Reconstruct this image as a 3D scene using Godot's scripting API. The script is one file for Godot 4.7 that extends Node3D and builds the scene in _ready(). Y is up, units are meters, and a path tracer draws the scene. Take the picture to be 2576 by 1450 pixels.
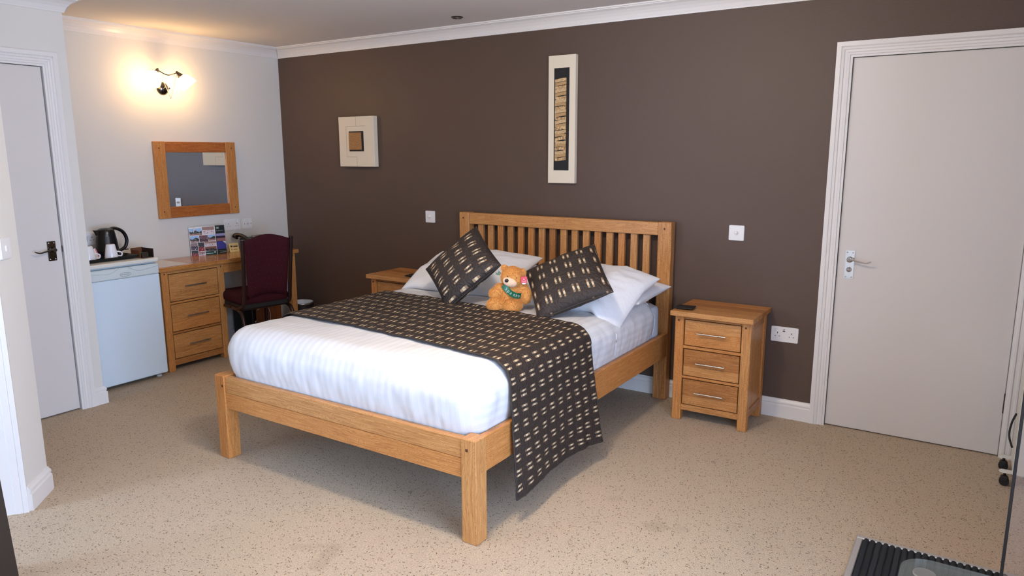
extends Node3D
# A hotel bedroom: brown feature wall along z = 0, pale wall along x = 0, metres, y up.

# ---------------------------------------------------------------- mesh building
class MB:
	var v := PackedVector3Array()
	var uv := PackedVector2Array()
	var ix := PackedInt32Array()

	func p(a: Vector3, t := Vector2.ZERO) -> int:
		v.append(a)
		uv.append(t)
		return v.size() - 1

	# corners counter-clockwise seen from outside
	func quad(a: Vector3, b: Vector3, c: Vector3, d: Vector3, ta := Vector2(0, 0), tb := Vector2(1, 0), tc := Vector2(1, 1), td := Vector2(0, 1)) -> void:
		var i := v.size()
		p(a, ta)
		p(b, tb)
		p(c, tc)
		p(d, td)
		ix.append_array(PackedInt32Array([i, i + 1, i + 2, i, i + 2, i + 3]))

	func tri(a: Vector3, b: Vector3, c: Vector3, ta := Vector2.ZERO, tb := Vector2.ZERO, tc := Vector2.ZERO) -> void:
		var i := v.size()
		p(a, ta)
		p(b, tb)
		p(c, tc)
		ix.append_array(PackedInt32Array([i, i + 1, i + 2]))

	func add(o: MB, t := Transform3D()) -> MB:
		var n := v.size()
		for a in o.v:
			v.append(t * a)
		uv.append_array(o.uv)
		for k in o.ix:
			ix.append(k + n)
		return self

	func done(smooth := false) -> ArrayMesh:
		var av := PackedVector3Array()
		var an := PackedVector3Array()
		var au := PackedVector2Array()
		var ai := PackedInt32Array()
		if smooth:
			var acc := PackedVector3Array()
			acc.resize(v.size())
			for k in range(0, ix.size(), 3):
				var n := (v[ix[k + 1]] - v[ix[k]]).cross(v[ix[k + 2]] - v[ix[k]])
				acc[ix[k]] += n
				acc[ix[k + 1]] += n
				acc[ix[k + 2]] += n
			for k in acc.size():
				acc[k] = acc[k].normalized() if acc[k].length_squared() > 1e-24 else Vector3.UP
			av = v
			au = uv
			an = acc
			for k in range(0, ix.size(), 3):
				ai.append(ix[k])
				ai.append(ix[k + 2])
				ai.append(ix[k + 1])
		else:
			for k in range(0, ix.size(), 3):
				var n := (v[ix[k + 1]] - v[ix[k]]).cross(v[ix[k + 2]] - v[ix[k]])
				if n.length_squared() < 1e-22:
					continue
				n = n.normalized()
				for j in [0, 2, 1]:
					ai.append(av.size())
					av.append(v[ix[k + j]])
					au.append(uv[ix[k + j]])
					an.append(n)
		var arr := []
		arr.resize(Mesh.ARRAY_MAX)
		arr[Mesh.ARRAY_VERTEX] = av
		arr[Mesh.ARRAY_NORMAL] = an
		arr[Mesh.ARRAY_TEX_UV] = au
		arr[Mesh.ARRAY_INDEX] = ai
		var m := ArrayMesh.new()
		m.add_surface_from_arrays(Mesh.PRIMITIVE_TRIANGLES, arr)
		return m

var rng := RandomNumberGenerator.new()
var names := {}
var M := {}

func numbered(called: String) -> String:
	var n: int = names.get(called, 0)
	names[called] = n + 1
	return called if n == 0 else "%s_%03d" % [called, n]

func tag(o: Node3D, label: String, category: String, group := "") -> Node3D:
	o.set_meta("label", label)
	o.set_meta("category", category)
	if group:
		o.set_meta("group", group)
	return o

func thing(called: String, label: String, category: String, at := Vector3.ZERO, turn := 0.0, group := "") -> Node3D:
	var o := Node3D.new()
	o.name = numbered(called)
	add_child(o)
	o.position = at
	o.rotation.y = turn
	return tag(o, label, category, group)

func structure(called: String, at := Vector3.ZERO) -> Node3D:
	var o := Node3D.new()
	o.name = called
	add_child(o)
	o.position = at
	o.set_meta("kind", "structure")
	return o

func part(parent: Node, called: String, mesh: Mesh, m: Material, at := Vector3.ZERO, basis_ := Basis()) -> MeshInstance3D:
	var o := MeshInstance3D.new()
	o.name = called
	o.mesh = mesh
	o.material_override = m
	o.transform = Transform3D(basis_, at)
	parent.add_child(o, true)
	return o

func single(called: String, mesh: Mesh, m: Material, label: String, category: String, at := Vector3.ZERO, basis_ := Basis(), group := "") -> MeshInstance3D:
	var o := part(self, numbered(called), mesh, m, at, basis_)
	tag(o, label, category, group)
	return o

func shell(called: String, mesh: Mesh, m: Material) -> MeshInstance3D:
	var o := part(self, called, mesh, m)
	o.set_meta("kind", "structure")
	return o

# A bevelled box between two corners; the uv run in metres with v along the grain axis (0 x, 1 y, 2 z, -1 the longest).
func bx(lo: Vector3, hi: Vector3, b := 0.002, grain := -1) -> MB:
	var o := MB.new()
	var s := hi - lo
	var c := (hi + lo) * 0.5
	var hs := s * 0.5
	b = minf(b, minf(hs.x, minf(hs.y, hs.z)) * 0.49)
	if grain < 0:
		grain = s.max_axis_index()
	var off := Vector2(rng.randf(), rng.randf()) * 3.0
	var emit := func(pts: Array) -> void:
		var n: Vector3 = (pts[1] - pts[0]).cross(pts[2] - pts[0])
		var mid := Vector3.ZERO
		for q in pts:
			mid += q
		if n.dot(mid) < 0:
			pts.reverse()
			n = -n
		var ax := n.abs().max_axis_index()
		var va := grain if grain != ax else (grain + 1) % 3
		var ua := 3 - ax - va
		var i := o.v.size()
		for q: Vector3 in pts:
			o.p(q + c, Vector2(q[ua], q[va]) + off + Vector2(0.37 * ax, 0.21 * ax))
		for k in range(1, pts.size() - 1):
			o.ix.append_array(PackedInt32Array([i, i + k, i + k + 1]))
	for ax in 3:
		var a1 := (ax + 1) % 3
		var a2 := (ax + 2) % 3
		for sg in [-1.0, 1.0]:
			var pts := []
			for e in [[-1, -1], [1, -1], [1, 1], [-1, 1]]:
				var q := Vector3.ZERO
				q[ax] = sg * hs[ax]
				q[a1] = e[0] * (hs[a1] - b)
				q[a2] = e[1] * (hs[a2] - b)
				pts.append(q)
			emit.call(pts)
			if b > 0.0:
				# the bevel between face sg of ax and face t of a1, along a2
				for t in [-1.0, 1.0]:
					var e4 := []
					for w in [-1.0, 1.0]:
						var q := Vector3.ZERO
						q[ax] = sg * hs[ax]
						q[a1] = t * (hs[a1] - b)
						q[a2] = w * (hs[a2] - b)
						e4.append(q)
					for w in [1.0, -1.0]:
						var q := Vector3.ZERO
						q[ax] = sg * (hs[ax] - b)
						q[a1] = t * hs[a1]
						q[a2] = w * (hs[a2] - b)
						e4.append(q)
					emit.call(e4)
	if b > 0.0:
		for sx in [-1.0, 1.0]:
			for sy in [-1.0, 1.0]:
				for sz in [-1.0, 1.0]:
					var k := Vector3(sx, sy, sz)
					emit.call([k * Vector3(hs.x, hs.y - b, hs.z - b), k * Vector3(hs.x - b, hs.y, hs.z - b), k * Vector3(hs.x - b, hs.y - b, hs.z)])
	return o

func box(lo: Vector3, hi: Vector3, b := 0.002, grain := -1) -> ArrayMesh:
	return bx(lo, hi, b, grain).done()

# Turned shape round +y: profile of (radius, height), from the bottom up outside.
func lathe(prof: Array, seg := 24, closed := false) -> MB:
	var o := MB.new()
	var n := prof.size()
	for k in n:
		for j in seg + 1:
			var a := TAU * j / seg
			o.p(Vector3(prof[k].x * cos(a), prof[k].y, -prof[k].x * sin(a)), Vector2(float(j) / seg, prof[k].y))
	for k in (n if closed else n - 1):
		var k2 := (k + 1) % n
		for j in seg:
			var a := k * (seg + 1) + j
			var b := k2 * (seg + 1) + j
			o.ix.append_array(PackedInt32Array([a, a + 1, b + 1, a, b + 1, b]))
	return o

# A tube through points; radius may be one number or one for each point; flat squeezes it along the second axis.
func tube(pts: Array, radius, seg := 10, flat := 1.0, up := Vector3.UP) -> MB:
	var o := MB.new()
	var n := pts.size()
	for k in n:
		var d: Vector3 = (pts[mini(k + 1, n - 1)] - pts[maxi(k - 1, 0)]).normalized()
		var s := d.cross(up)
		if s.length() < 0.05:
			s = d.cross(Vector3.RIGHT)
		s = s.normalized()
		var t := s.cross(d).normalized()
		var r: float = radius[k] if radius is Array else radius
		for j in seg + 1:
			var a := TAU * j / seg
			o.p(pts[k] + s * cos(a) * r + t * sin(a) * r * flat, Vector2(float(j) / seg, float(k)))
	for k in n - 1:
		for j in seg:
			var a := k * (seg + 1) + j
			var b := a + seg + 1
			o.ix.append_array(PackedInt32Array([a, b, b + 1, a, b + 1, a + 1]))
	for e in [0, n - 1]:
		var c := o.p(pts[e])
		var f := o.v.size()
		for j in seg + 1:
			o.p(o.v[e * (seg + 1) + j])
		for j in seg:
			if e == 0:
				o.ix.append_array(PackedInt32Array([c, f + j, f + j + 1]))
			else:
				o.ix.append_array(PackedInt32Array([c, f + j + 1, f + j]))
	# the winding follows the frame: turn it where it comes out inside
	if n > 1:
		var q: Vector3 = o.v[0] - pts[0]
		var nn := (o.v[o.ix[1]] - o.v[o.ix[0]]).cross(o.v[o.ix[2]] - o.v[o.ix[0]])
		if nn.dot(q) < 0:
			for k in range(0, o.ix.size(), 3):
				var w := o.ix[k + 1]
				o.ix[k + 1] = o.ix[k + 2]
				o.ix[k + 2] = w
	return o

func curve(pts: Array, per := 6) -> Array:
	var out := []
	for k in pts.size() - 1:
		var a: Vector3 = pts[maxi(k - 1, 0)]
		var b: Vector3 = pts[k]
		var c: Vector3 = pts[k + 1]
		var d: Vector3 = pts[mini(k + 2, pts.size() - 1)]
		for j in per:
			out.append(b.cubic_interpolate(c, a, d, float(j) / per))
	out.append(pts[-1])
	return out

# A moulding: profile of (across, out) swept straight from a to b; mitre m shifts the ends along the run by m * across (or by m * out with by_out).
func moulding(a: Vector3, b: Vector3, across: Vector3, out: Vector3, prof: Array, m0 := 0.0, m1 := 0.0, by_out := false) -> MB:
	var o := MB.new()
	var d := (b - a).normalized()
	var flip := d.cross(across).dot(out) < 0
	var ring0 := []
	var ring1 := []
	for q in prof:
		var k: float = q.y if by_out else q.x
		ring0.append(a + across * q.x + out * q.y + d * m0 * k)
		ring1.append(b + across * q.x + out * q.y + d * m1 * k)
	var n := prof.size()
	var len_ := (b - a).length()
	for k in n - 1:
		if flip:
			o.quad(ring0[k], ring0[k + 1], ring1[k + 1], ring1[k], Vector2(0, 0), Vector2(prof[k].x, 0), Vector2(prof[k].x, len_), Vector2(0, len_))
		else:
			o.quad(ring0[k + 1], ring0[k], ring1[k], ring1[k + 1], Vector2(0, 0), Vector2(prof[k].x, 0), Vector2(prof[k].x, len_), Vector2(0, len_))
	var c0 := Vector3.ZERO
	var c1 := Vector3.ZERO
	for k in n:
		c0 += ring0[k] / n
		c1 += ring1[k] / n
	for k in n:
		var k2 := (k + 1) % n
		if flip:
			o.tri(c0, ring0[k2], ring0[k])
			o.tri(c1, ring1[k], ring1[k2])
		else:
			o.tri(c0, ring0[k], ring0[k2])
			o.tri(c1, ring1[k2], ring1[k])
	return o

# A flat outline (x, y counter-clockwise) given depth along +z.
func slab(poly: PackedVector2Array, depth: float) -> MB:
	var o := MB.new()
	var t := Geometry2D.triangulate_polygon(poly)
	for k in range(0, t.size(), 3):
		var a := poly[t[k]]
		var b := poly[t[k + 1]]
		var c := poly[t[k + 2]]
		if (b - a).cross(c - a) < 0:
			var w := b
			b = c
			c = w
		o.tri(Vector3(a.x, a.y, depth), Vector3(b.x, b.y, depth), Vector3(c.x, c.y, depth), a, b, c)
		o.tri(Vector3(a.x, a.y, 0), Vector3(c.x, c.y, 0), Vector3(b.x, b.y, 0), a, c, b)
	for k in poly.size():
		var a := poly[k]
		var b := poly[(k + 1) % poly.size()]
		o.quad(Vector3(a.x, a.y, 0), Vector3(b.x, b.y, 0), Vector3(b.x, b.y, depth), Vector3(a.x, a.y, depth))
	return o

func round_rect(w: float, h: float, r: float, seg := 5) -> PackedVector2Array:
	var out := PackedVector2Array()
	for q in [[1, 1, 0.0], [-1, 1, 0.5], [-1, -1, 1.0], [1, -1, 1.5]]:
		for k in seg + 1:
			var a: float = PI * (q[2] + 0.5 * k / seg)
			out.append(Vector2(q[0] * (w / 2 - r) + r * cos(a), q[1] * (h / 2 - r) + r * sin(a)))
	return out

# A stuffed square shape in the xy plane, thickness along z, seamed edge.
func stuffed(w: float, h: float, thick: float, n: int, pinch: float, wrinkle: float, sd: int, bend: Callable, cell := Vector2(0.064, 0.083)) -> MB:
	var o := MB.new()
	var nz := FastNoiseLite.new()
	nz.seed = sd
	nz.frequency = 6.0
	nz.fractal_octaves = 3
	for side in [1.0, -1.0]:
		var f := o.v.size()
		for j in n + 1:
			for i in n + 1:
				var s := sin((2.0 * i / n - 1.0) * PI / 2)
				var t := sin((2.0 * j / n - 1.0) * PI / 2)
				var x := s * w / 2 * (1.0 - pinch * (1.0 - t * t))
				var y := t * h / 2 * (1.0 - pinch * (1.0 - s * s))
				var e := maxf(0.0, (1.0 - s * s) * (1.0 - t * t))
				var z: float = side * (thick / 2 * pow(e, 0.42))
				var edge := smoothstep(0.0, 0.25, e)
				z += nz.get_noise_3d(x * 1.4, y * 1.4, side) * wrinkle * edge + nz.get_noise_3d(x * 4.0, y * 4.0, side * 3.0) * wrinkle * 0.4 * edge
				o.p(bend.call(Vector3(x, y, z)), Vector2(x / cell.x, -y / cell.y))
		for j in n:
			for i in n:
				var a := f + j * (n + 1) + i
				var b := a + n + 1
				if side > 0:
					o.ix.append_array(PackedInt32Array([a, a + 1, b + 1, a, b + 1, b]))
				else:
					o.ix.append_array(PackedInt32Array([a, b + 1, a + 1, a, b, b + 1]))
	return o

func no_bend(q: Vector3) -> Vector3:
	return q

# A rounded block as a fine grid, for bedding; disp(point, normal) gives the push along the normal.
func soft_block(lo: Vector3, hi: Vector3, r: float, step: float, disp: Callable) -> MB:
	var o := MB.new()
	var c := (lo + hi) * 0.5
	var hs := (hi - lo) * 0.5
	var inner := hs - Vector3.ONE * r
	for ax in 3:
		var a1 := (ax + 1) % 3
		var a2 := (ax + 2) % 3
		for sg in [1.0, -1.0]:
			if ax == 1 and sg < 0:
				continue
			var n1 := maxi(8, int(2 * hs[a1] / step))
			var n2 := maxi(8, int(2 * hs[a2] / step))
			var f := o.v.size()
			for j in n2 + 1:
				for i in n1 + 1:
					var q := Vector3.ZERO
					q[ax] = sg * hs[ax]
					q[a1] = hs[a1] * (2.0 * i / n1 - 1.0)
					q[a2] = hs[a2] * (2.0 * j / n2 - 1.0)
					var k := q.clamp(-inner, inner)
					var nrm := (q - k).normalized()
					var s := k + nrm * r + c
					s += nrm * disp.call(s, nrm)
					# the cloth lies flat: u across the bed, v along it, running on down the sides
					var t := Vector2(s.x, s.z)
					if ax == 0:
						t.x = c.x + sg * (hs.x + (hi.y - s.y))
					elif ax == 2:
						t.y = c.z + sg * (hs.z + (hi.y - s.y))
					o.p(s, t)
			for j in n2:
				for i in n1:
					var a := f + j * (n1 + 1) + i
					var b := a + n1 + 1
					if sg > 0:
						o.ix.append_array(PackedInt32Array([a, a + 1, b + 1, a, b + 1, b]))
					else:
						o.ix.append_array(PackedInt32Array([a, b + 1, a + 1, a, b, b + 1]))
	return o

# Surface nets of a distance field over a box.
func nets(field: Callable, lo: Vector3, hi: Vector3, cell: float) -> MB:
	var o := MB.new()
	var n := Vector3i(((hi - lo) / cell).ceil())
	var sx := n.x + 1
	var sxy := sx * (n.y + 1)
	var d := PackedFloat32Array()
	d.resize(sxy * (n.z + 1))
	for z in n.z + 1:
		for y in n.y + 1:
			for x in n.x + 1:
				d[x + y * sx + z * sxy] = field.call(lo + Vector3(x, y, z) * cell)
	var at := PackedInt32Array()
	at.resize(d.size())
	at.fill(-1)
	for z in n.z:
		for y in n.y:
			for x in n.x:
				var i0 := x + y * sx + z * sxy
				var inside := 0
				for k in 8:
					if d[i0 + (k & 1) + ((k >> 1) & 1) * sx + (k >> 2) * sxy] < 0:
						inside += 1
				if inside == 0 or inside == 8:
					continue
				var sum := Vector3.ZERO
				var cnt := 0
				for k in 8:
					for b in [1, 2, 4]:
						if k & b:
							continue
						var k2: int = k | b
						var d0 := d[i0 + (k & 1) + ((k >> 1) & 1) * sx + (k >> 2) * sxy]
						var d1 := d[i0 + (k2 & 1) + ((k2 >> 1) & 1) * sx + (k2 >> 2) * sxy]
						if (d0 < 0) == (d1 < 0):
							continue
						var t := d0 / (d0 - d1)
						var p0 := Vector3(k & 1, (k >> 1) & 1, k >> 2)
						var p1 := Vector3(k2 & 1, (k2 >> 1) & 1, k2 >> 2)
						sum += p0.lerp(p1, t)
						cnt += 1
				at[i0] = o.p(lo + (Vector3(x, y, z) + sum / cnt) * cell)
	for z in range(1, n.z):
		for y in range(1, n.y):
			for x in range(1, n.x):
				var i0 := x + y * sx + z * sxy
				for e in [[1, sx, sxy], [sx, sxy, 1], [sxy, 1, sx]]:
					var d0 := d[i0]
					var d1 := d[i0 + e[0]]
					if (d0 < 0) == (d1 < 0):
						continue
					var q := [at[i0], at[i0 - e[1]], at[i0 - e[1] - e[2]], at[i0 - e[2]]]
					if q.min() < 0:
						continue
					if d0 < 0:
						q.reverse()
					# reversed order runs counter-clockwise seen from outside
					o.ix.append_array(PackedInt32Array([q[0], q[2], q[1], q[0], q[3], q[2]]))
	return o

# ---------------------------------------------------------------- materials
func col(r: float, g: float, b: float) -> Color:
	return Color(r / 255.0, g / 255.0, b / 255.0)

func mat(c: Color, rough := 0.6, metal := 0.0, spec := 0.5) -> StandardMaterial3D:
	var m := StandardMaterial3D.new()
	m.albedo_color = c
	m.roughness = rough
	m.metallic = metal
	m.metallic_specular = spec
	return m

func noise(sd: int, fx: float, oct := 3) -> FastNoiseLite:
	var n := FastNoiseLite.new()
	n.seed = sd
	n.noise_type = FastNoiseLite.TYPE_SIMPLEX
	n.frequency = fx
	n.fractal_octaves = oct
	return n

func image_of(w: int, h: int, f: Callable) -> Image:
	var b := PackedByteArray()
	b.resize(w * h * 3)
	var k := 0
	for y in h:
		for x in w:
			var c: Color = f.call(x, y)
			b[k] = clampi(int(c.r * 255.0), 0, 255)
			b[k + 1] = clampi(int(c.g * 255.0), 0, 255)
			b[k + 2] = clampi(int(c.b * 255.0), 0, 255)
			k += 3
	return Image.create_from_data(w, h, false, Image.FORMAT_RGB8, b)

# Oak: boards with flowing rings, streaks and pores; u across the grain, v along it.
func wood_image(sd: int, light: Color, dark: Color) -> Image:
	var warp := noise(sd, 0.9, 2)
	var streak := noise(sd + 1, 1.0, 3)
	var pores := noise(sd + 2, 1.0, 1)
	return image_of(384, 768, func(x: int, y: int) -> Color:
		# mirrored lookup keeps the tile seamless
		var u := absf(x / 384.0 * 2.0 - 1.0)
		var v := absf(y / 768.0 * 2.0 - 1.0)
		var w := warp.get_noise_2d(u * 3.0, v * 1.7) * 1.4 + u * 0.6
		var ring := 0.5 + 0.5 * sin((u * 6.0 + w * 5.0) * TAU)
		ring = pow(ring, 3.0)
		var st := streak.get_noise_2d(u * 38.0, v * 2.2)
		var po := pores.get_noise_2d(u * 160.0, v * 9.0)
		var t := clampf(0.30 + 0.34 * ring + 0.44 * st + (0.22 if po > 0.55 else 0.0), 0.0, 1.0)
		return light.lerp(dark, t))

func wood_mat(im: ImageTexture, tint: Color, rough: float, spec := 0.5) -> StandardMaterial3D:
	var m := mat(tint, rough, 0.0, spec)
	m.albedo_texture = im
	m.uv1_scale = Vector3(2.6, 0.95, 1)
	return m

func tex(im: Image) -> ImageTexture:
	return ImageTexture.create_from_image(im)

func dash_image() -> Image:
	# four by four cells of the woven cloth: pairs of short dashes, tan at the ends and cream in the middle
	var r := RandomNumberGenerator.new()
	r.seed = 77
	var w := 256
	var h := 332
	var nz := noise(5, 0.08, 3)
	var im := image_of(w, h, func(x: int, y: int) -> Color:
		var g := nz.get_noise_2d(absf(x - 128.0) * 1.5, absf(y - 166.0) * 1.5) * 0.02 + (0.01 if (x + y) % 3 == 0 else 0.0)
		return Color(0.178 + g, 0.138 + g, 0.118 + g))
	for cy in 4:
		for cx in 4:
			for k in 2:
				var x0 := cx * 64 + 17 + k * 20
				var y0 := cy * 83 + 19 + k * 4
				for yy in 45:
					for xx in 9:
						var third := 0 if yy < 14 else (1 if yy < 31 else 2)
						var c := Color(0.56, 0.46, 0.35)
						if third == 1:
							c = Color(0.86, 0.78, 0.64)
						elif third == 2:
							c = Color(0.62, 0.52, 0.40)
						c = c * (0.9 + 0.14 * r.randf())
						c.a = 1
						im.set_pixel(x0 + xx, y0 + yy, c)
	return im

func carpet_images() -> Array:
	var r := RandomNumberGenerator.new()
	r.seed = 4
	var n := 1024
	var a := noise(31, 0.11, 2)
	var b := noise(32, 0.35, 1)
	var wrap := func(x: int) -> float:
		return absf(x - 512.0)
	var hh := PackedFloat32Array()
	hh.resize(n * n)
	var im := image_of(n, n, func(x: int, y: int) -> Color:
		var u: float = wrap.call(x)
		var v: float = wrap.call(y)
		var g := a.get_noise_2d(u, v) * 0.06 + b.get_noise_2d(u, v) * 0.085
		hh[y * n + x] = 0.5 + 0.35 * b.get_noise_2d(u, v) + 0.2 * a.get_noise_2d(u, v)
		return Color(0.825 + g, 0.745 + g, 0.645 + g))
	# flecks of darker and paler yarn
	for k in 4200:
		var x := r.randf() * n
		var y := r.randf() * n
		var ang := r.randf() * TAU
		var len_ := r.randi_range(3, 8)
		var dark := r.randf() < 0.62
		var c := Color(0.47, 0.375, 0.29) if dark else Color(0.88, 0.80, 0.70)
		if dark and r.randf() < 0.4:
			c = Color(0.27, 0.205, 0.16)
		for s in len_:
			ang += r.randf_range(-0.3, 0.3)
			x += cos(ang)
			y += sin(ang)
			for wd in (3 if dark else 2):
				var px := posmod(int(x - sin(ang) * wd), n)
				var py := posmod(int(y + cos(ang) * wd), n)
				im.set_pixel(px, py, im.get_pixel(px, py).lerp(c, 0.75 if wd < 2 else 0.4))
				if dark:
					hh[py * n + px] -= 0.3
	var hb := PackedByteArray()
	hb.resize(n * n)
	for k in n * n:
		hb[k] = clampi(int(hh[k] * 255.0), 0, 255)
	return [im, Image.create_from_data(n, n, false, Image.FORMAT_L8, hb)]

func bump(m: StandardMaterial3D, sd: int, freq: float, scale_cm: float, uv := Vector3.ONE, tri_world := true) -> void:
	var t := NoiseTexture2D.new()
	t.width = 512
	t.height = 512
	t.seamless = true
	t.noise = noise(sd, freq, 3)
	m.heightmap_enabled = true
	m.heightmap_texture = t
	m.heightmap_scale = scale_cm
	if tri_world:
		m.uv1_triplanar = true
		m.uv1_world_triplanar = true
		m.uv1_scale = uv

# worn marks on the carpet: from, to (x, z), half width, strength
const MARKS := [[Vector2(2.90, 2.478), Vector2(3.02, 2.388), 0.030, 0.16], [Vector2(3.035, 2.395), Vector2(3.075, 2.515), 0.045, 0.26], [Vector2(4.020, 1.575), Vector2(4.035, 1.565), 0.060, 0.26], [Vector2(3.775, 1.445), Vector2(3.785, 1.440), 0.045, 0.14], [Vector2(4.10, 1.545), Vector2(4.13, 1.53), 0.04, 0.12]]

func make_materials() -> void:
	var oak_a := tex(wood_image(11, col(212, 158, 96), col(150, 92, 44)))
	var oak_b := tex(wood_image(23, col(216, 166, 106), col(160, 104, 54)))
	M.oak = [wood_mat(oak_a, Color(1, 1, 1), 0.42), wood_mat(oak_b, Color(1, 0.98, 0.96), 0.42), wood_mat(oak_a, Color(0.9, 0.86, 0.82), 0.45), wood_mat(oak_b, Color(1.0, 0.93, 0.85), 0.42)]
	M.oak_gloss = wood_mat(oak_a, Color(1, 0.97, 0.93), 0.16)
	M.oak_red = wood_mat(oak_a, Color(0.92, 0.78, 0.66), 0.4)
	M.peg = mat(col(84, 50, 24), 0.6)
	M.gap = mat(col(36, 22, 14), 0.9)
	M.brown_wall = mat(col(86, 68, 58), 0.55, 0.0, 0.5)
	bump(M.brown_wall, 3, 0.06, 0.03, Vector3.ONE * 3.0)
	M.cream_wall = mat(col(222, 218, 210), 0.75, 0.0, 0.35)
	bump(M.cream_wall, 4, 0.06, 0.03, Vector3.ONE * 3.0)
	M.ceiling = mat(col(228, 221, 214), 0.85, 0.0, 0.3)
	M.gloss_white = mat(col(230, 226, 222), 0.32, 0.0, 0.5)
	M.door_white = mat(col(216, 210, 205), 0.4, 0.0, 0.5)
	M.plastic = mat(col(236, 234, 232), 0.3)
	M.slot = mat(col(30, 28, 28), 0.7)
	M.chrome = mat(col(225, 226, 228), 0.08, 1.0)
	M.steel = mat(col(190, 188, 184), 0.28, 1.0)
	M.black_chrome = mat(col(108, 102, 96), 0.12, 1.0)
	M.black = mat(col(20, 20, 22), 0.25)
	M.black_matt = mat(col(24, 23, 24), 0.7)
	M.mirror = mat(col(232, 238, 240), 0.01, 1.0)
	var cp := carpet_images()
	M.carpet = mat(Color(1, 1, 1), 1.0, 0.0, 0.1)
	M.carpet.albedo_texture = tex(cp[0])
	M.carpet.heightmap_enabled = true
	M.carpet.heightmap_texture = tex(cp[1])
	M.carpet.heightmap_scale = 0.6
	M.carpet.uv1_triplanar = true
	M.carpet.uv1_world_triplanar = true
	M.carpet.uv1_scale = Vector3.ONE * 0.95
	# old marks trodden into the pile: a hooked scuff before the bed and two blots to its right
	var mk := Image.create(1380, 1100, false, Image.FORMAT_RGBA8)
	var mn := noise(52, 0.06, 3)
	for q in MARKS:
		var a: Vector2 = q[0]
		var b: Vector2 = q[1]
		for y in range(int((minf(a.y, b.y) - q[2] + 0.3) * 200), int((maxf(a.y, b.y) + q[2] + 0.3) * 200) + 1):
			for x in range(int((minf(a.x, b.x) - q[2] + 0.3) * 200), int((maxf(a.x, b.x) + q[2] + 0.3) * 200) + 1):
				var p := Vector2(x / 200.0 - 0.3, y / 200.0 - 0.3)
				var d := p.distance_to(Geometry2D.get_closest_point_to_segment(p, a, b)) + 0.012 * mn.get_noise_2d(x * 3.0, y * 3.0)
				var al: float = q[3] * smoothstep(q[2], q[2] * 0.35, d) * (0.7 + 0.5 * mn.get_noise_2d(x * 6.0 + 90.0, y * 6.0))
				if al > mk.get_pixel(x, y).a:
					mk.set_pixel(x, y, Color(0.42, 0.34, 0.27, al))
	M.carpet.detail_enabled = true
	M.carpet.detail_albedo = tex(mk)
	M.carpet.detail_uv_layer = BaseMaterial3D.DETAIL_UV_2
	M.carpet.detail_blend_mode = BaseMaterial3D.BLEND_MODE_MIX
	var dash := tex(dash_image())
	M.dash = mat(Color(1, 1, 1), 0.62, 0.0, 0.5)
	M.dash.albedo_texture = dash
	M.dash.uv1_scale = Vector3(0.25, 0.25, 1)
	var cr := NoiseTexture2D.new()
	cr.width = 512
	cr.height = 512
	cr.seamless = true
	cr.noise = noise(61, 0.018, 4)
	(cr.noise as FastNoiseLite).fractal_type = FastNoiseLite.FRACTAL_RIDGED
	M.dash.heightmap_enabled = true
	M.dash.heightmap_texture = cr
	M.dash.heightmap_scale = 0.4
	M.hem = mat(col(44, 36, 32), 0.7)
	# satin stripe cotton: the same white, woven dull and glossy
	var st := image_of(64, 8, func(x: int, _y: int) -> Color:
		return Color(0.885, 0.885, 0.89) if x < 32 else Color(0.856, 0.856, 0.865))
	M.stripe = mat(Color(1, 1, 1), 0.72, 0.0, 0.4)
	M.stripe.albedo_texture = tex(st)
	M.stripe.uv1_scale = Vector3(1.0 / 0.040, 1.0, 1)
	M.linen = mat(col(236, 236, 238), 0.8, 0.0, 0.3)
	bump(M.linen, 8, 0.02, 0.16, Vector3.ONE * 2.0, true)
	M.sheet = mat(col(222, 228, 238), 0.8, 0.0, 0.3)
	M.fridge = mat(col(218, 233, 244), 0.28)
	M.burgundy = mat(col(60, 18, 27), 0.9, 0.0, 0.3)
	M.frame_brown = mat(col(52, 32, 28), 0.3, 0.4)
	M.fur = mat(col(226, 164, 92), 0.95, 0.0, 0.2)
	M.muzzle = mat(col(236, 200, 164), 0.85)
	M.china = mat(col(240, 238, 240), 0.12)

func oak(k := -1) -> Material:
	return M.oak[k if k >= 0 else rng.randi_range(0, 3)]

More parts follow.
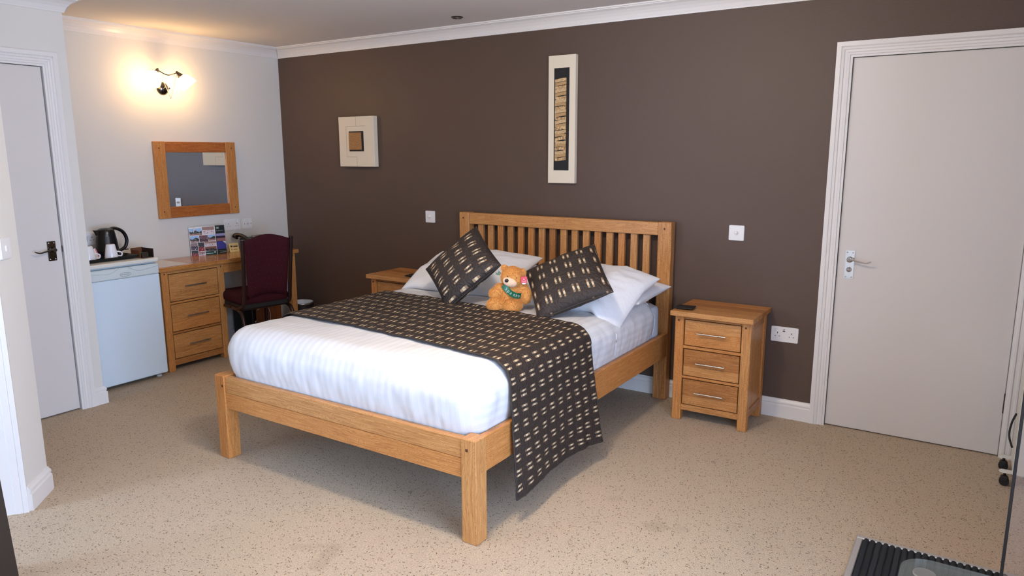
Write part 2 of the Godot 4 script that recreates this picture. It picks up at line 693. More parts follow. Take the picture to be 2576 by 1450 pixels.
# ---------------------------------------------------------------- the scene
func _ready() -> void:
	rng.seed = 12
	# camera: f 1812 px of a 2576 x 1450 frame, eye height 1.5 m
	var cam := Camera3D.new()
	cam.name = "camera"
	cam.position = Vector3(5.012, 1.5, 4.174)
	cam.rotation_order = EULER_ORDER_YXZ
	cam.rotation_degrees = Vector3(-10.519, 32.910, -0.161)
	cam.fov = 43.62
	cam.near = 0.02
	cam.current = true
	add_child(cam)

	var env := Environment.new()
	var sky := Sky.new()
	var sm := ProceduralSkyMaterial.new()
	sm.sky_top_color = col(150, 180, 220)
	sm.sky_horizon_color = col(226, 234, 242)
	sm.ground_bottom_color = col(120, 120, 112)
	sm.ground_horizon_color = col(210, 214, 214)
	sm.sun_angle_max = 0.0
	sky.sky_material = sm
	env.background_mode = Environment.BG_SKY
	env.sky = sky
	env.ambient_light_source = Environment.AMBIENT_SOURCE_DISABLED
	env.tonemap_mode = Environment.TONE_MAPPER_LINEAR
	env.tonemap_exposure = 1.0
	env.sdfgi_enabled = true
	env.ssao_enabled = true
	env.ssil_enabled = true
	var we := WorldEnvironment.new()
	we.name = "world"
	we.environment = env
	add_child(we)

	# daylight through the tall window in the front wall and through the patio door on the right
	daylight(Vector3(0.85, 1.13, 4.90), Vector3(0, 0, -1), Vector2(0.7, 2.0), 5.5, col(184, 212, 255))
	daylight(Vector3(6.34, 1.05, 3.55), Vector3(-1, 0, 0), Vector2(1.9, 1.95), 18, col(184, 212, 255))

	make_materials()
	build_room()
	build_doors()
	build_bed()
	build_bedding()
	build_nightstands()
	build_desk()
	build_fridge()
	build_chair()
	build_wall_things()
	build_lamp()
	build_ceiling_lamp()
	build_small_things()
	build_right_corner()
	build_teddy()

func daylight(at: Vector3, towards: Vector3, size: Vector2, energy: float, c: Color) -> void:
	var l := AreaLight3D.new()
	l.name = "window_daylight"
	l.area_size = size
	l.area_normalize_energy = true
	l.light_energy = energy
	l.light_color = c
	l.shadow_enabled = true
	l.transform = Transform3D(Basis.looking_at(towards, Vector3.UP), at)
	add_child(l, true)

const H := 2.365
const PILLAR_A := Vector2(1.566, 2.745)
const PILLAR_B := Vector2(1.715, 2.894)

func v3(q: Vector2, y: float) -> Vector3:
	return Vector3(q.x, y, q.y)

func prism(poly: Array, y0: float, y1: float) -> MB:
	# plan outline as (x, z), counter-clockwise seen from above with z up the page means clockwise here: orient by area
	var pl := PackedVector2Array()
	for q in poly:
		pl.append(Vector2(q.x, -q.y))
	if Geometry2D.is_polygon_clockwise(pl):
		pl.reverse()
	var s := slab(pl, y1 - y0)
	var o := MB.new()
	o.add(s, Transform3D(Basis(Vector3.RIGHT, -PI / 2), Vector3(0, y0, 0)))
	return o

const SKIRT := [Vector2(0, 0), Vector2(0, 0.016), Vector2(0.072, 0.016), Vector2(0.078, 0.010), Vector2(0.082, 0.010), Vector2(0.086, 0.014), Vector2(0.094, 0.013), Vector2(0.104, 0.006), Vector2(0.110, 0.005), Vector2(0.110, 0)]
const COVE := [Vector2(-0.080, 0), Vector2(-0.080, 0.008), Vector2(-0.072, 0.010), Vector2(-0.068, 0.012), Vector2(-0.052, 0.019), Vector2(-0.036, 0.031), Vector2(-0.022, 0.046), Vector2(-0.013, 0.062), Vector2(-0.008, 0.064), Vector2(-0.008, 0.076), Vector2(0, 0.076), Vector2(0, 0)]
const ARCH := [Vector2(0, 0), Vector2(0, 0.010), Vector2(0.010, 0.011), Vector2(0.013, 0.015), Vector2(0.022, 0.016), Vector2(0.027, 0.012), Vector2(0.037, 0.013), Vector2(0.041, 0.018), Vector2(0.049, 0.019), Vector2(0.053, 0.015), Vector2(0.056, 0.020), Vector2(0.078, 0.020), Vector2(0.078, 0)]

func build_room() -> void:
	var fl := bx(Vector3(-0.3, -0.06, -0.3), Vector3(6.6, 0, 5.2), 0).done()
	var fa := fl.surface_get_arrays(0)
	var u2 := PackedVector2Array()
	for q: Vector3 in fa[Mesh.ARRAY_VERTEX]:
		u2.append(Vector2((q.x + 0.3) / 6.9, (q.z + 0.3) / 5.5))
	fa[Mesh.ARRAY_TEX_UV2] = u2
	var fm := ArrayMesh.new()
	fm.add_surface_from_arrays(Mesh.PRIMITIVE_TRIANGLES, fa)
	shell("floor", fm, M.carpet)
	shell("ceiling", box(Vector3(-0.3, H, -0.3), Vector3(6.6, H + 0.08, 5.2), 0), M.ceiling)
	# the brown wall, with the opening for the door
	var b := MB.new()
	b.add(bx(Vector3(-0.15, 0, -0.15), Vector3(4.36, H, 0), 0))
	b.add(bx(Vector3(4.36, 2.015, -0.15), Vector3(5.245, H, 0), 0))
	b.add(bx(Vector3(5.245, 0, -0.15), Vector3(6.55, H, 0), 0))
	shell("wall_back", b.done(), M.brown_wall)
	shell("wall_left", box(Vector3(-0.15, 0, 0), Vector3(0, H, 1.98), 0), M.cream_wall)
	# the en-suite box that stands out from the left wall, with its door opening
	var e := MB.new()
	e.add(bx(Vector3(-0.15, 0, 1.98), Vector3(0.6, H, 2.08), 0))
	e.add(bx(Vector3(0.45, 0, 2.08), Vector3(0.6, H, 2.088), 0))
	e.add(bx(Vector3(0.45, 2.015, 2.088), Vector3(0.6, H, 2.91), 0))
	e.add(bx(Vector3(0.45, 0, 2.91), Vector3(0.6, H, 3.0), 0))
	shell("wall_ensuite", e.done(), M.cream_wall)
	var d := Vector2(-0.50, 0.866).normalized()
	var far := PILLAR_B + d * 2.37
	shell("wall_corner", prism([PILLAR_A, PILLAR_B, far, Vector2(-0.15, 4.95), Vector2(-0.15, 3.0), Vector2(0.6, 2.95)], 0, H).done(), M.cream_wall)
	# front wall with the tall window, right wall with the patio door
	var f := MB.new()
	f.add(bx(Vector3(-0.15, 0, 4.95), Vector3(0.5, H, 5.1), 0))
	f.add(bx(Vector3(0.5, 2.13, 4.95), Vector3(1.2, H, 5.1), 0))
	f.add(bx(Vector3(0.5, 0, 4.95), Vector3(1.2, 0.13, 5.1), 0))
	f.add(bx(Vector3(1.2, 0, 4.95), Vector3(6.55, H, 5.1), 0))
	shell("wall_front", f.done(), M.cream_wall)
	var r := MB.new()
	r.add(bx(Vector3(6.4, 0, 0), Vector3(6.55, H, 2.6), 0))
	r.add(bx(Vector3(6.4, 2.05, 2.6), Vector3(6.55, H, 4.5), 0))
	r.add(bx(Vector3(6.4, 0, 4.5), Vector3(6.55, H, 4.95), 0))
	shell("wall_right", r.done(), M.cream_wall)
	window("window_1", Vector3(0.5, 0.13, 4.98), Vector3(0.7, 2.0, 0.07), false)
	window("window_2", Vector3(6.43, 0.0, 2.6), Vector3(0.07, 2.05, 1.9), true)
	# skirting
	baseboard("baseboard_back", Vector3(0, 0, 0), Vector3(4.318, 0, 0), Vector3(0, 0, 1), 1.0, 0.0)
	baseboard("baseboard_back_right", Vector3(5.295, 0, 0), Vector3(6.4, 0, 0), Vector3(0, 0, 1), 0.0, -1.0)
	baseboard("baseboard_left", Vector3(0, 0, 0), Vector3(0, 0, 1.98), Vector3(1, 0, 0), 1.0, -1.0)
	baseboard("baseboard_ensuite", Vector3(0.6, 0, 1.98), Vector3(0.6, 0, 2.04), Vector3(1, 0, 0), -1.0, 0.0)
	baseboard("baseboard_ensuite_return", Vector3(0, 0, 1.98), Vector3(0.6, 0, 1.98), Vector3(0, 0, -1), 1.0, 1.0)
	var nrm := Vector3(0.7071, 0, -0.7071)
	baseboard("baseboard_corner", v3(PILLAR_A, 0), v3(PILLAR_B, 0), nrm, -0.4, 0.0)
	baseboard("baseboard_right", Vector3(6.4, 0, 0), Vector3(6.4, 0, 2.0), Vector3(-1, 0, 0), 1.0, 0.0)
	# coving
	cove("trim_1", Vector3(0, H, 0), Vector3(6.4, H, 0), Vector3(0, 0, 1), 1.0, -1.0)
	cove("trim_2", Vector3(0, H, 0), Vector3(0, H, 1.98), Vector3(1, 0, 0), 1.0, -1.0)
	cove("trim_3", Vector3(0, H, 1.98), Vector3(0.6, H, 1.98), Vector3(0, 0, -1), 1.0, 1.0)
	cove("trim_4", Vector3(0.6, H, 1.98), Vector3(0.6, H, 2.96), Vector3(1, 0, 0), -1.0, -1.0)
	# white boards of the doorway on the near corner: stepped edge, then the flat lining
	var o := structure("trim_5")
	var dd := Vector3(d.x, 0, d.y)
	var nn := Vector3(d.y, 0, -d.x)
	var start := v3(PILLAR_B, 0)
	var prof := [Vector2(0, 0), Vector2(0, 0.013), Vector2(0.018, 0.013), Vector2(0.021, 0.009), Vector2(0.024, 0.012), Vector2(0.046, 0.012), Vector2(0.050, 0.007), Vector2(0.060, 0.007), Vector2(0.060, 0)]
	part(o, "edge_moulding", moulding(start, start + Vector3(0, H - 0.2, 0), dd, nn, prof).done(), M.gloss_white)
	part(o, "lining_board", moulding(start + dd * 0.06, start + dd * 0.06 + Vector3(0, H - 0.2, 0), dd, nn, [Vector2(0, 0), Vector2(0, 0.006), Vector2(0.55, 0.006), Vector2(0.55, 0)]).done(), M.gloss_white)

func baseboard(called: String, a: Vector3, b: Vector3, out: Vector3, m0: float, m1: float) -> void:
	shell(called, moulding(a, b, Vector3.UP, out, SKIRT, m0, m1, true).done(), M.gloss_white)

func cove(called: String, a: Vector3, b: Vector3, out: Vector3, m0: float, m1: float) -> void:
	shell(called, moulding(a, b, Vector3.UP, out, COVE, m0, m1, true).done(), M.ceiling_trim if M.has("ceiling_trim") else M.gloss_white)

func window(called: String, at: Vector3, s: Vector3, along_z: bool) -> void:
	var o := structure(called, at)
	var w := s.z if along_z else s.x
	var t := s.x if along_z else s.z
	var p := func(lo: Vector3, hi: Vector3) -> ArrayMesh:
		if along_z:
			return box(Vector3(lo.z, lo.y, lo.x), Vector3(hi.z, hi.y, hi.x), 0.004)
		return box(lo, hi, 0.004)
	var fr := 0.06
	part(o, "frame_rail", p.call(Vector3(0, 0, 0), Vector3(w, fr, t)), M.plastic)
	part(o, "frame_rail", p.call(Vector3(0, s.y - fr, 0), Vector3(w, s.y, t)), M.plastic)
	for x in [0.0, w / 2 - fr / 2, w - fr]:
		part(o, "frame_post", p.call(Vector3(x, fr, 0), Vector3(x + fr, s.y - fr, t)), M.plastic)
	var g := mat(Color(1, 1, 1, 0.06), 0.02)
	g.transparency = BaseMaterial3D.TRANSPARENCY_ALPHA
	for x in [fr, w / 2 + fr / 2]:
		part(o, "pane", p.call(Vector3(x, fr, t * 0.45), Vector3(x + w / 2 - fr * 1.5, s.y - fr, t * 0.45 + 0.006)), g)

func lever_handle(parent: Node, at: Vector3, ex: Vector3, ez: Vector3, metal: Material, ph: float, key: bool) -> void:
	# ex points along the lever, ez out of the door
	var bs := Basis(ex, Vector3.UP, ez)
	var flip := bs.determinant() < 0
	var h := Node3D.new()
	h.name = "handle"
	h.position = at
	h.basis = Basis(-ex, Vector3.UP, ez) if flip else bs
	parent.add_child(h, true)
	var sg := -1.0 if flip else 1.0
	var plate := slab(round_rect(0.044, ph, 0.003), 0.005)
	plate.add(slab(round_rect(0.038, ph - 0.006, 0.002), 0.007))
	part(h, "back_plate", plate.done(), metal)
	for x in [-0.014, 0.014]:
		for y in [-ph / 2 + 0.01, ph / 2 - 0.01]:
			part(h, "screw", lathe([Vector2(0.004, 0), Vector2(0.0035, 0.0015), Vector2(0, 0.002)], 10).done(true), M.steel, Vector3(x, y, 0.007), Basis(Vector3.RIGHT, PI / 2))
	var yb := ph / 2 - 0.048
	part(h, "boss", lathe([Vector2(0.017, 0), Vector2(0.016, 0.006), Vector2(0.011, 0.010), Vector2(0.0095, 0.030), Vector2(0.011, 0.036), Vector2(0, 0.038)], 20).done(true), metal, Vector3(0, yb, 0.006), Basis(Vector3.RIGHT, PI / 2))
	var pts := curve([Vector3(-0.008 * sg, yb, 0.040), Vector3(0.02 * sg, yb + 0.002, 0.042), Vector3(0.055 * sg, yb - 0.005, 0.046), Vector3(0.085 * sg, yb - 0.009, 0.048), Vector3(0.108 * sg, yb + 0.001, 0.049)], 5)
	var rr := []
	for k in pts.size():
		rr.append(lerpf(0.0085, 0.0050, float(k) / (pts.size() - 1)))
	part(h, "lever", tube(pts, rr, 10, 0.7).done(true), metal)
	if key:
		part(h, "thumb_turn", lathe([Vector2(0.014, 0), Vector2(0.013, 0.004), Vector2(0.008, 0.006), Vector2(0.007, 0.016), Vector2(0, 0.017)], 18).done(true), metal, Vector3(0, -0.026, 0.007), Basis(Vector3.RIGHT, PI / 2))

func build_doors() -> void:
	# door in the brown wall: lining, slab, handle, hinges
	var d := structure("door_1")
	part(d, "door_leaf", box(Vector3(4.397, 0.006, -0.050), Vector3(5.209, 1.982, -0.006), 0.003), M.door_white)
	part(d, "lining", box(Vector3(4.36, 0, -0.15), Vector3(4.393, 2.015, 0.0), 0.001), M.gloss_white)
	part(d, "lining", box(Vector3(5.213, 0, -0.15), Vector3(5.245, 2.015, 0.0), 0.001), M.gloss_white)
	part(d, "lining", box(Vector3(4.393, 1.986, -0.15), Vector3(5.213, 2.015, 0.0), 0.001), M.gloss_white)
	part(d, "door_stop", box(Vector3(4.393, 0, -0.15), Vector3(4.413, 1.986, -0.052), 0.001), M.gloss_white)
	part(d, "door_stop", box(Vector3(5.193, 0, -0.15), Vector3(5.213, 1.986, -0.052), 0.001), M.gloss_white)
	part(d, "door_stop", box(Vector3(4.393, 1.966, -0.15), Vector3(5.213, 1.986, -0.052), 0.001), M.gloss_white)
	part(d, "threshold", box(Vector3(4.36, -0.02, -0.15), Vector3(5.245, 0.004, -0.054), 0.001), M.gap)
	part(d, "strike_plate", box(Vector3(4.3925, 0.84, -0.030), Vector3(4.3945, 1.0, -0.004), 0.0), M.gap)
	for y in [0.28, 1.72]:
		part(d, "hinge", lathe([Vector2(0, 0), Vector2(0.007, 0), Vector2(0.007, 0.1), Vector2(0, 0.1)], 12).done(), M.black_chrome, Vector3(5.2115, y - 0.05, -0.002))
	lever_handle(d, Vector3(4.458, 0.915, -0.006), Vector3(1, 0, 0), Vector3(0, 0, 1), M.chrome, 0.152, true)
	var a := structure("trim_6")
	part(a, "architrave", moulding(Vector3(4.396, 0, 0), Vector3(4.396, 1.984, 0), Vector3(-1, 0, 0), Vector3(0, 0, 1), ARCH, 0.0, 1.0).done(), M.gloss_white)
	part(a, "architrave", moulding(Vector3(5.210, 0, 0), Vector3(5.210, 1.984, 0), Vector3(1, 0, 0), Vector3(0, 0, 1), ARCH, 0.0, 1.0).done(), M.gloss_white)
	part(a, "architrave", moulding(Vector3(4.396, 1.984, 0), Vector3(5.210, 1.984, 0), Vector3(0, 1, 0), Vector3(0, 0, 1), ARCH, -1.0, 1.0).done(), M.gloss_white)
	# en-suite door in the wall at x = 0.6
	var e := structure("door_2")
	part(e, "door_leaf", box(Vector3(0.548, 0.008, 2.121), Vector3(0.592, 1.982, 2.877), 0.003), M.door_white)
	part(e, "lining", box(Vector3(0.45, 0, 2.088), Vector3(0.6, 2.015, 2.117), 0.001), M.gloss_white)
	part(e, "lining", box(Vector3(0.45, 0, 2.881), Vector3(0.6, 2.015, 2.91), 0.001), M.gloss_white)
	part(e, "lining", box(Vector3(0.45, 1.986, 2.117), Vector3(0.6, 2.015, 2.881), 0.001), M.gloss_white)
	part(e, "door_stop", box(Vector3(0.45, 0, 2.117), Vector3(0.546, 1.986, 2.137), 0.001), M.gloss_white)
	part(e, "door_stop", box(Vector3(0.45, 0, 2.861), Vector3(0.546, 1.986, 2.881), 0.001), M.gloss_white)
	part(e, "door_stop", box(Vector3(0.45, 1.966, 2.117), Vector3(0.546, 1.986, 2.881), 0.001), M.gloss_white)
	part(e, "threshold", box(Vector3(0.45, -0.02, 2.088), Vector3(0.546, 0.004, 2.91), 0.001), M.gap)
	part(e, "latch", box(Vector3(0.5905, 0.955, 2.1165), Vector3(0.5995, 0.99, 2.1205), 0.0), M.black_chrome)
	lever_handle(e, Vector3(0.592, 0.965, 2.176), Vector3(0, 0, 1), Vector3(1, 0, 0), M.black_chrome, 0.112, false)
	var t := structure("trim_7")
	part(t, "architrave", moulding(Vector3(0.6, 0, 2.118), Vector3(0.6, 1.984, 2.118), Vector3(0, 0, -1), Vector3(1, 0, 0), ARCH, 0.0, 1.0).done(), M.gloss_white)
	part(t, "architrave", moulding(Vector3(0.6, 0, 2.880), Vector3(0.6, 1.984, 2.880), Vector3(0, 0, 1), Vector3(1, 0, 0), ARCH, 0.0, 1.0).done(), M.gloss_white)
	part(t, "architrave", moulding(Vector3(0.6, 1.984, 2.118), Vector3(0.6, 1.984, 2.880), Vector3(0, 1, 0), Vector3(1, 0, 0), ARCH, -1.0, 1.0).done(), M.gloss_white)

func build_bed() -> void:
	var o := thing("bed", "oak double bed frame with slatted headboard against the brown wall", "bed", Vector3(2.7, 0, 1.06))
	var z := Vector3(-2.7, 0, -1.06)
	var add := func(called: String, lo: Vector3, hi: Vector3, k: int, bev := 0.003, grain := -1) -> MeshInstance3D:
		return part(o, called, box(lo + z, hi + z, bev, grain), oak(k))
	# foot: two legs and the footboard of two glued planks
	var leg: MeshInstance3D = add.call("leg", Vector3(1.905, 0, 2.022), Vector3(1.976, 0.432, 2.094), 3)
	part(leg, "peg", box(Vector3(1.958, 0.375, 2.090) + z, Vector3(1.968, 0.387, 2.0955) + z, 0), M.peg)
	leg = add.call("leg", Vector3(3.428, 0, 2.022), Vector3(3.500, 0.432, 2.094), 1)
	part(leg, "peg", box(Vector3(3.452, 0.382, 2.090) + z, Vector3(3.463, 0.393, 2.0955) + z, 0), M.peg)
	add.call("footboard_plank", Vector3(1.976, 0.346, 2.052), Vector3(3.428, 0.427, 2.087), 1)
	add.call("footboard_plank", Vector3(1.976, 0.266, 2.052), Vector3(3.428, 0.3455, 2.087), 3, 0.0015)
	# side rails
	add.call("side_rail", Vector3(3.462, 0.280, 0.085), Vector3(3.492, 0.428, 2.022), 3)
	add.call("side_rail", Vector3(1.913, 0.280, 0.085), Vector3(1.943, 0.428, 2.022), 0)
	# slatted base
	for k in 9:
		add.call("base_slat", Vector3(1.943, 0.345, 0.22 + k * 0.21), Vector3(3.462, 0.365, 0.29 + k * 0.21), 2)
	# headboard
	for s in [[1.922, 2.006], [3.408, 3.492]]:
		var post: MeshInstance3D = add.call("headboard_post", Vector3(s[0], 0, 0.022), Vector3(s[1], 1.100, 0.085), 0 if s[0] > 3 else 1)
		var px: float = s[0] + (0.03 if s[0] < 3 else 0.036)
		part(post, "peg", box(Vector3(px, 1.055, 0.080) + z, Vector3(px + 0.011, 1.066, 0.0865) + z, 0), M.peg)
	add.call("top_rail", Vector3(2.006, 1.020, 0.028), Vector3(3.408, 1.097, 0.080), 1)
	add.call("lower_rail", Vector3(2.006, 0.450, 0.028), Vector3(3.408, 0.530, 0.080), 0)
	var pitch := (3.408 - 2.006) / 17.0
	for k in 16:
		var x := 2.006 + pitch * (k + 1)
		add.call("headboard_slat", Vector3(x - 0.0215, 0.530, 0.036), Vector3(x + 0.0215, 1.020, 0.062), [1, 1, 3, 0, 3, 3, 1, 2, 1, 1, 1, 3, 1, 3, 1, 1][k])

const BED_TOP := 0.668

func duvet_push(s: Vector3, n: Vector3) -> float:
	var d := 0.0
	# crown across and softly rolling top
	if n.y > 0.3:
		d += 0.010 * sin(clampf((s.x - 1.94) / 1.55, 0, 1) * PI) + 0.005 * wav.get_noise_2d(s.x * 2.2, s.z * 2.2)
		d += 0.0016 * wav.get_noise_2d(s.x * 9.0 + 40, s.z * 7.0)
	var side := 1.0 - absf(n.y)
	if side > 0.2 and s.y > 0.425:
		# belly between the rolled edge and the frame, puckers near the tuck
		var low := clampf((0.60 - s.y) / 0.15, 0, 1) * clampf((s.y - 0.425) / 0.02, 0, 1)
		d += 0.026 * sin(clampf((s.y - 0.425) / 0.25, 0, 1) * PI) * side
		var run := s.x if absf(n.z) > absf(n.x) else s.z
		d += 0.0075 * low * wav.get_noise_2d(run * 26.0, s.y * 3.0 + 9.0) * side
		d += 0.005 * wav.get_noise_2d(run * 7.0, s.y * 5.0) * side * clampf((s.y - 0.425) / 0.03, 0, 1)
	return d

var wav: FastNoiseLite

func build_bedding() -> void:
	wav = noise(9, 1.0, 3)
	var flat := func(_s: Vector3, _n: Vector3) -> float: return 0.0
	single("mattress", soft_block(Vector3(1.955, 0.366, 0.10), Vector3(3.455, 0.615, 2.03), 0.05, 0.05, func(s: Vector3, n: Vector3) -> float: return 0.004 * wav.get_noise_3d(s.x * 9, s.y * 9, s.z * 9) * absf(n.x)).done(true), M.sheet, "mattress in a pale blue-white fitted sheet, showing beside the headboard post", "mattress")
	var dv := thing("duvet", "white satin-stripe duvet tucked over the whole bed", "duvet", Vector3.ZERO)
	part(dv, "duvet_cover", soft_block(Vector3(1.947, 0.300, 0.235), Vector3(3.458, BED_TOP, 2.046), 0.090, 0.016, duvet_push).done(true), M.stripe)
	# stitched hems: the fold at the head and the open edge by the bed post
	for hz in [[0.80, 0.05], [0.29, 0.0]]:
		var hp := []
		for k in 25:
			var t := k / 24.0
			var x := lerpf(2.05, 3.458 - 0.09, minf(1.0, t / 0.62))
			var q := Vector3(x, BED_TOP + 0.010 * sin(clampf((x - 1.94) / 1.55, 0, 1) * PI), hz[0])
			if t > 0.62:
				var a := clampf((t - 0.62) / 0.16, 0, 1) * PI / 2
				q = Vector3(3.458 - 0.09 + 0.09 * sin(a), BED_TOP - 0.09 + 0.09 * cos(a), hz[0])
				if t > 0.78:
					q.y -= (t - 0.78) / 0.22 * 0.13
					q.x += 0.024 * sin(clampf((q.y - 0.425) / 0.25, 0, 1) * PI)
			q.z += hz[1] * sin(t * 9.0) * 0.4 - 0.06 * clampf(t - 0.6, 0, 1)
			hp.append(q)
		part(dv, "stitched_hem", tube(hp, 0.003, 6).done(true), M.stripe)
	build_runner()
	# pillows: two lie flat against the headboard, two lean on them
	var lay := func(at: Vector3, tilt: float, turn: float) -> Basis:
		return Basis(Vector3.UP, turn) * Basis(Vector3.RIGHT, tilt - PI / 2)
	single("pillow", stuffed(0.72, 0.46, 0.15, 26, 0.05, 0.010, 21, no_bend).done(true), M.linen, "white pillow lying flat beneath the leaning pillow, behind the teddy bear", "pillow", Vector3(2.36, 0.725, 0.33), lay.call(Vector3.ZERO, 0.10, 0.02))
	single("pillow", stuffed(0.74, 0.46, 0.15, 26, 0.05, 0.010, 22, no_bend).done(true), M.stripe_soft if M.has("stripe_soft") else M.linen, "white pillow underneath another, its bare corner poking out by the bed post", "pillow", Vector3(3.135, 0.705, 0.32), lay.call(Vector3.ZERO, 0.06, -0.03))
	var droop_l := func(q: Vector3) -> Vector3:
		var k := clampf((-q.x - 0.26) / 0.13, 0, 1)
		return q + Vector3(0, 0, -0.03 * k * k - 0.02 * clampf((-q.y - 0.1) / 0.14, 0, 1))
	single("pillow", stuffed(0.76, 0.50, 0.17, 30, 0.045, 0.014, 23, droop_l).done(true), M.linen, "plump white pillow propped on another, directly behind the teddy bear", "pillow", Vector3(2.37, 0.785, 0.56), lay.call(Vector3.ZERO, 0.30, 0.04))
	var droop_r := func(q: Vector3) -> Vector3:
		# the loose end of the case hangs over the edge of the bed
		var k := clampf((q.x - 0.22) / 0.16, 0, 1)
		var front := clampf((0.10 - q.y) / 0.35, 0, 1)
		return q + Vector3(-0.02 * k * front, -0.05 * k * front, -0.15 * k * k * front - 0.03 * k)
	single("pillow", stuffed(0.76, 0.54, 0.17, 34, 0.04, 0.016, 24, droop_r).done(true), M.linen, "plump white pillow whose open end droops over the side of the bed", "pillow", Vector3(3.13, 0.765, 0.57), lay.call(Vector3.ZERO, 0.24, -0.06))
	# scatter cushions, poses fitted to their corners
	var cs := [["dark brown cushion with cream dashes standing on its corner, left of the bear", Vector3(2.586, 0.872, 0.945), Vector3(-0.144, -0.658, -0.623), 0.39], ["dark brown cushion with cream dashes leaning on the drooping pillow", Vector3(3.215, 0.837, 0.86), Vector3(-0.044, -0.914, 0.667), 0.41]]
	for c in cs:
		var e: Vector3 = c[2]
		var b := Basis(Vector3.UP, e.x) * Basis(Vector3.RIGHT, e.y) * Basis(Vector3.BACK, e.z)
		var o := thing("scatter_cushion", c[0], "cushion", c[1], 0.0, "scatter cushions on the bed")
		o.basis = b
		part(o, "cover", stuffed(c[3], c[3], 0.15, 28, 0.05, 0.008, 31 + int(c[3] * 100), no_bend, Vector2(0.076, 0.088)).done(true), M.dash)
		var hw: float = c[3] / 2
		var pts := []
		for k in 49:
			var a := k / 48.0 * 4.0
			var sd := int(a) % 4
			var f := (a - int(a)) * 2.0 - 1.0
			var s := hw * (1.0 - 0.05 * (1.0 - f * f))
			pts.append([Vector3(f * hw, -s, 0), Vector3(s, f * hw, 0), Vector3(-f * hw, s, 0), Vector3(-s, -f * hw, 0)][sd])
		part(o, "piping", tube(pts, 0.0035, 6, 1.0, Vector3.BACK).done(true), M.hem)
	for c in [Vector3(2.535, 0.682, 1.135), Vector3(3.105, 0.684, 1.105)]:
		single("care_label", box(Vector3(-0.016, 0, -0.005), Vector3(0.016, 0.0015, 0.005), 0.0), M.linen, "tiny cream fabric care label by the cushion that " + ("stands on its corner" if c.x < 2.8 else "leans on the drooping pillow"), "label", c, Basis(), "cushion care labels")

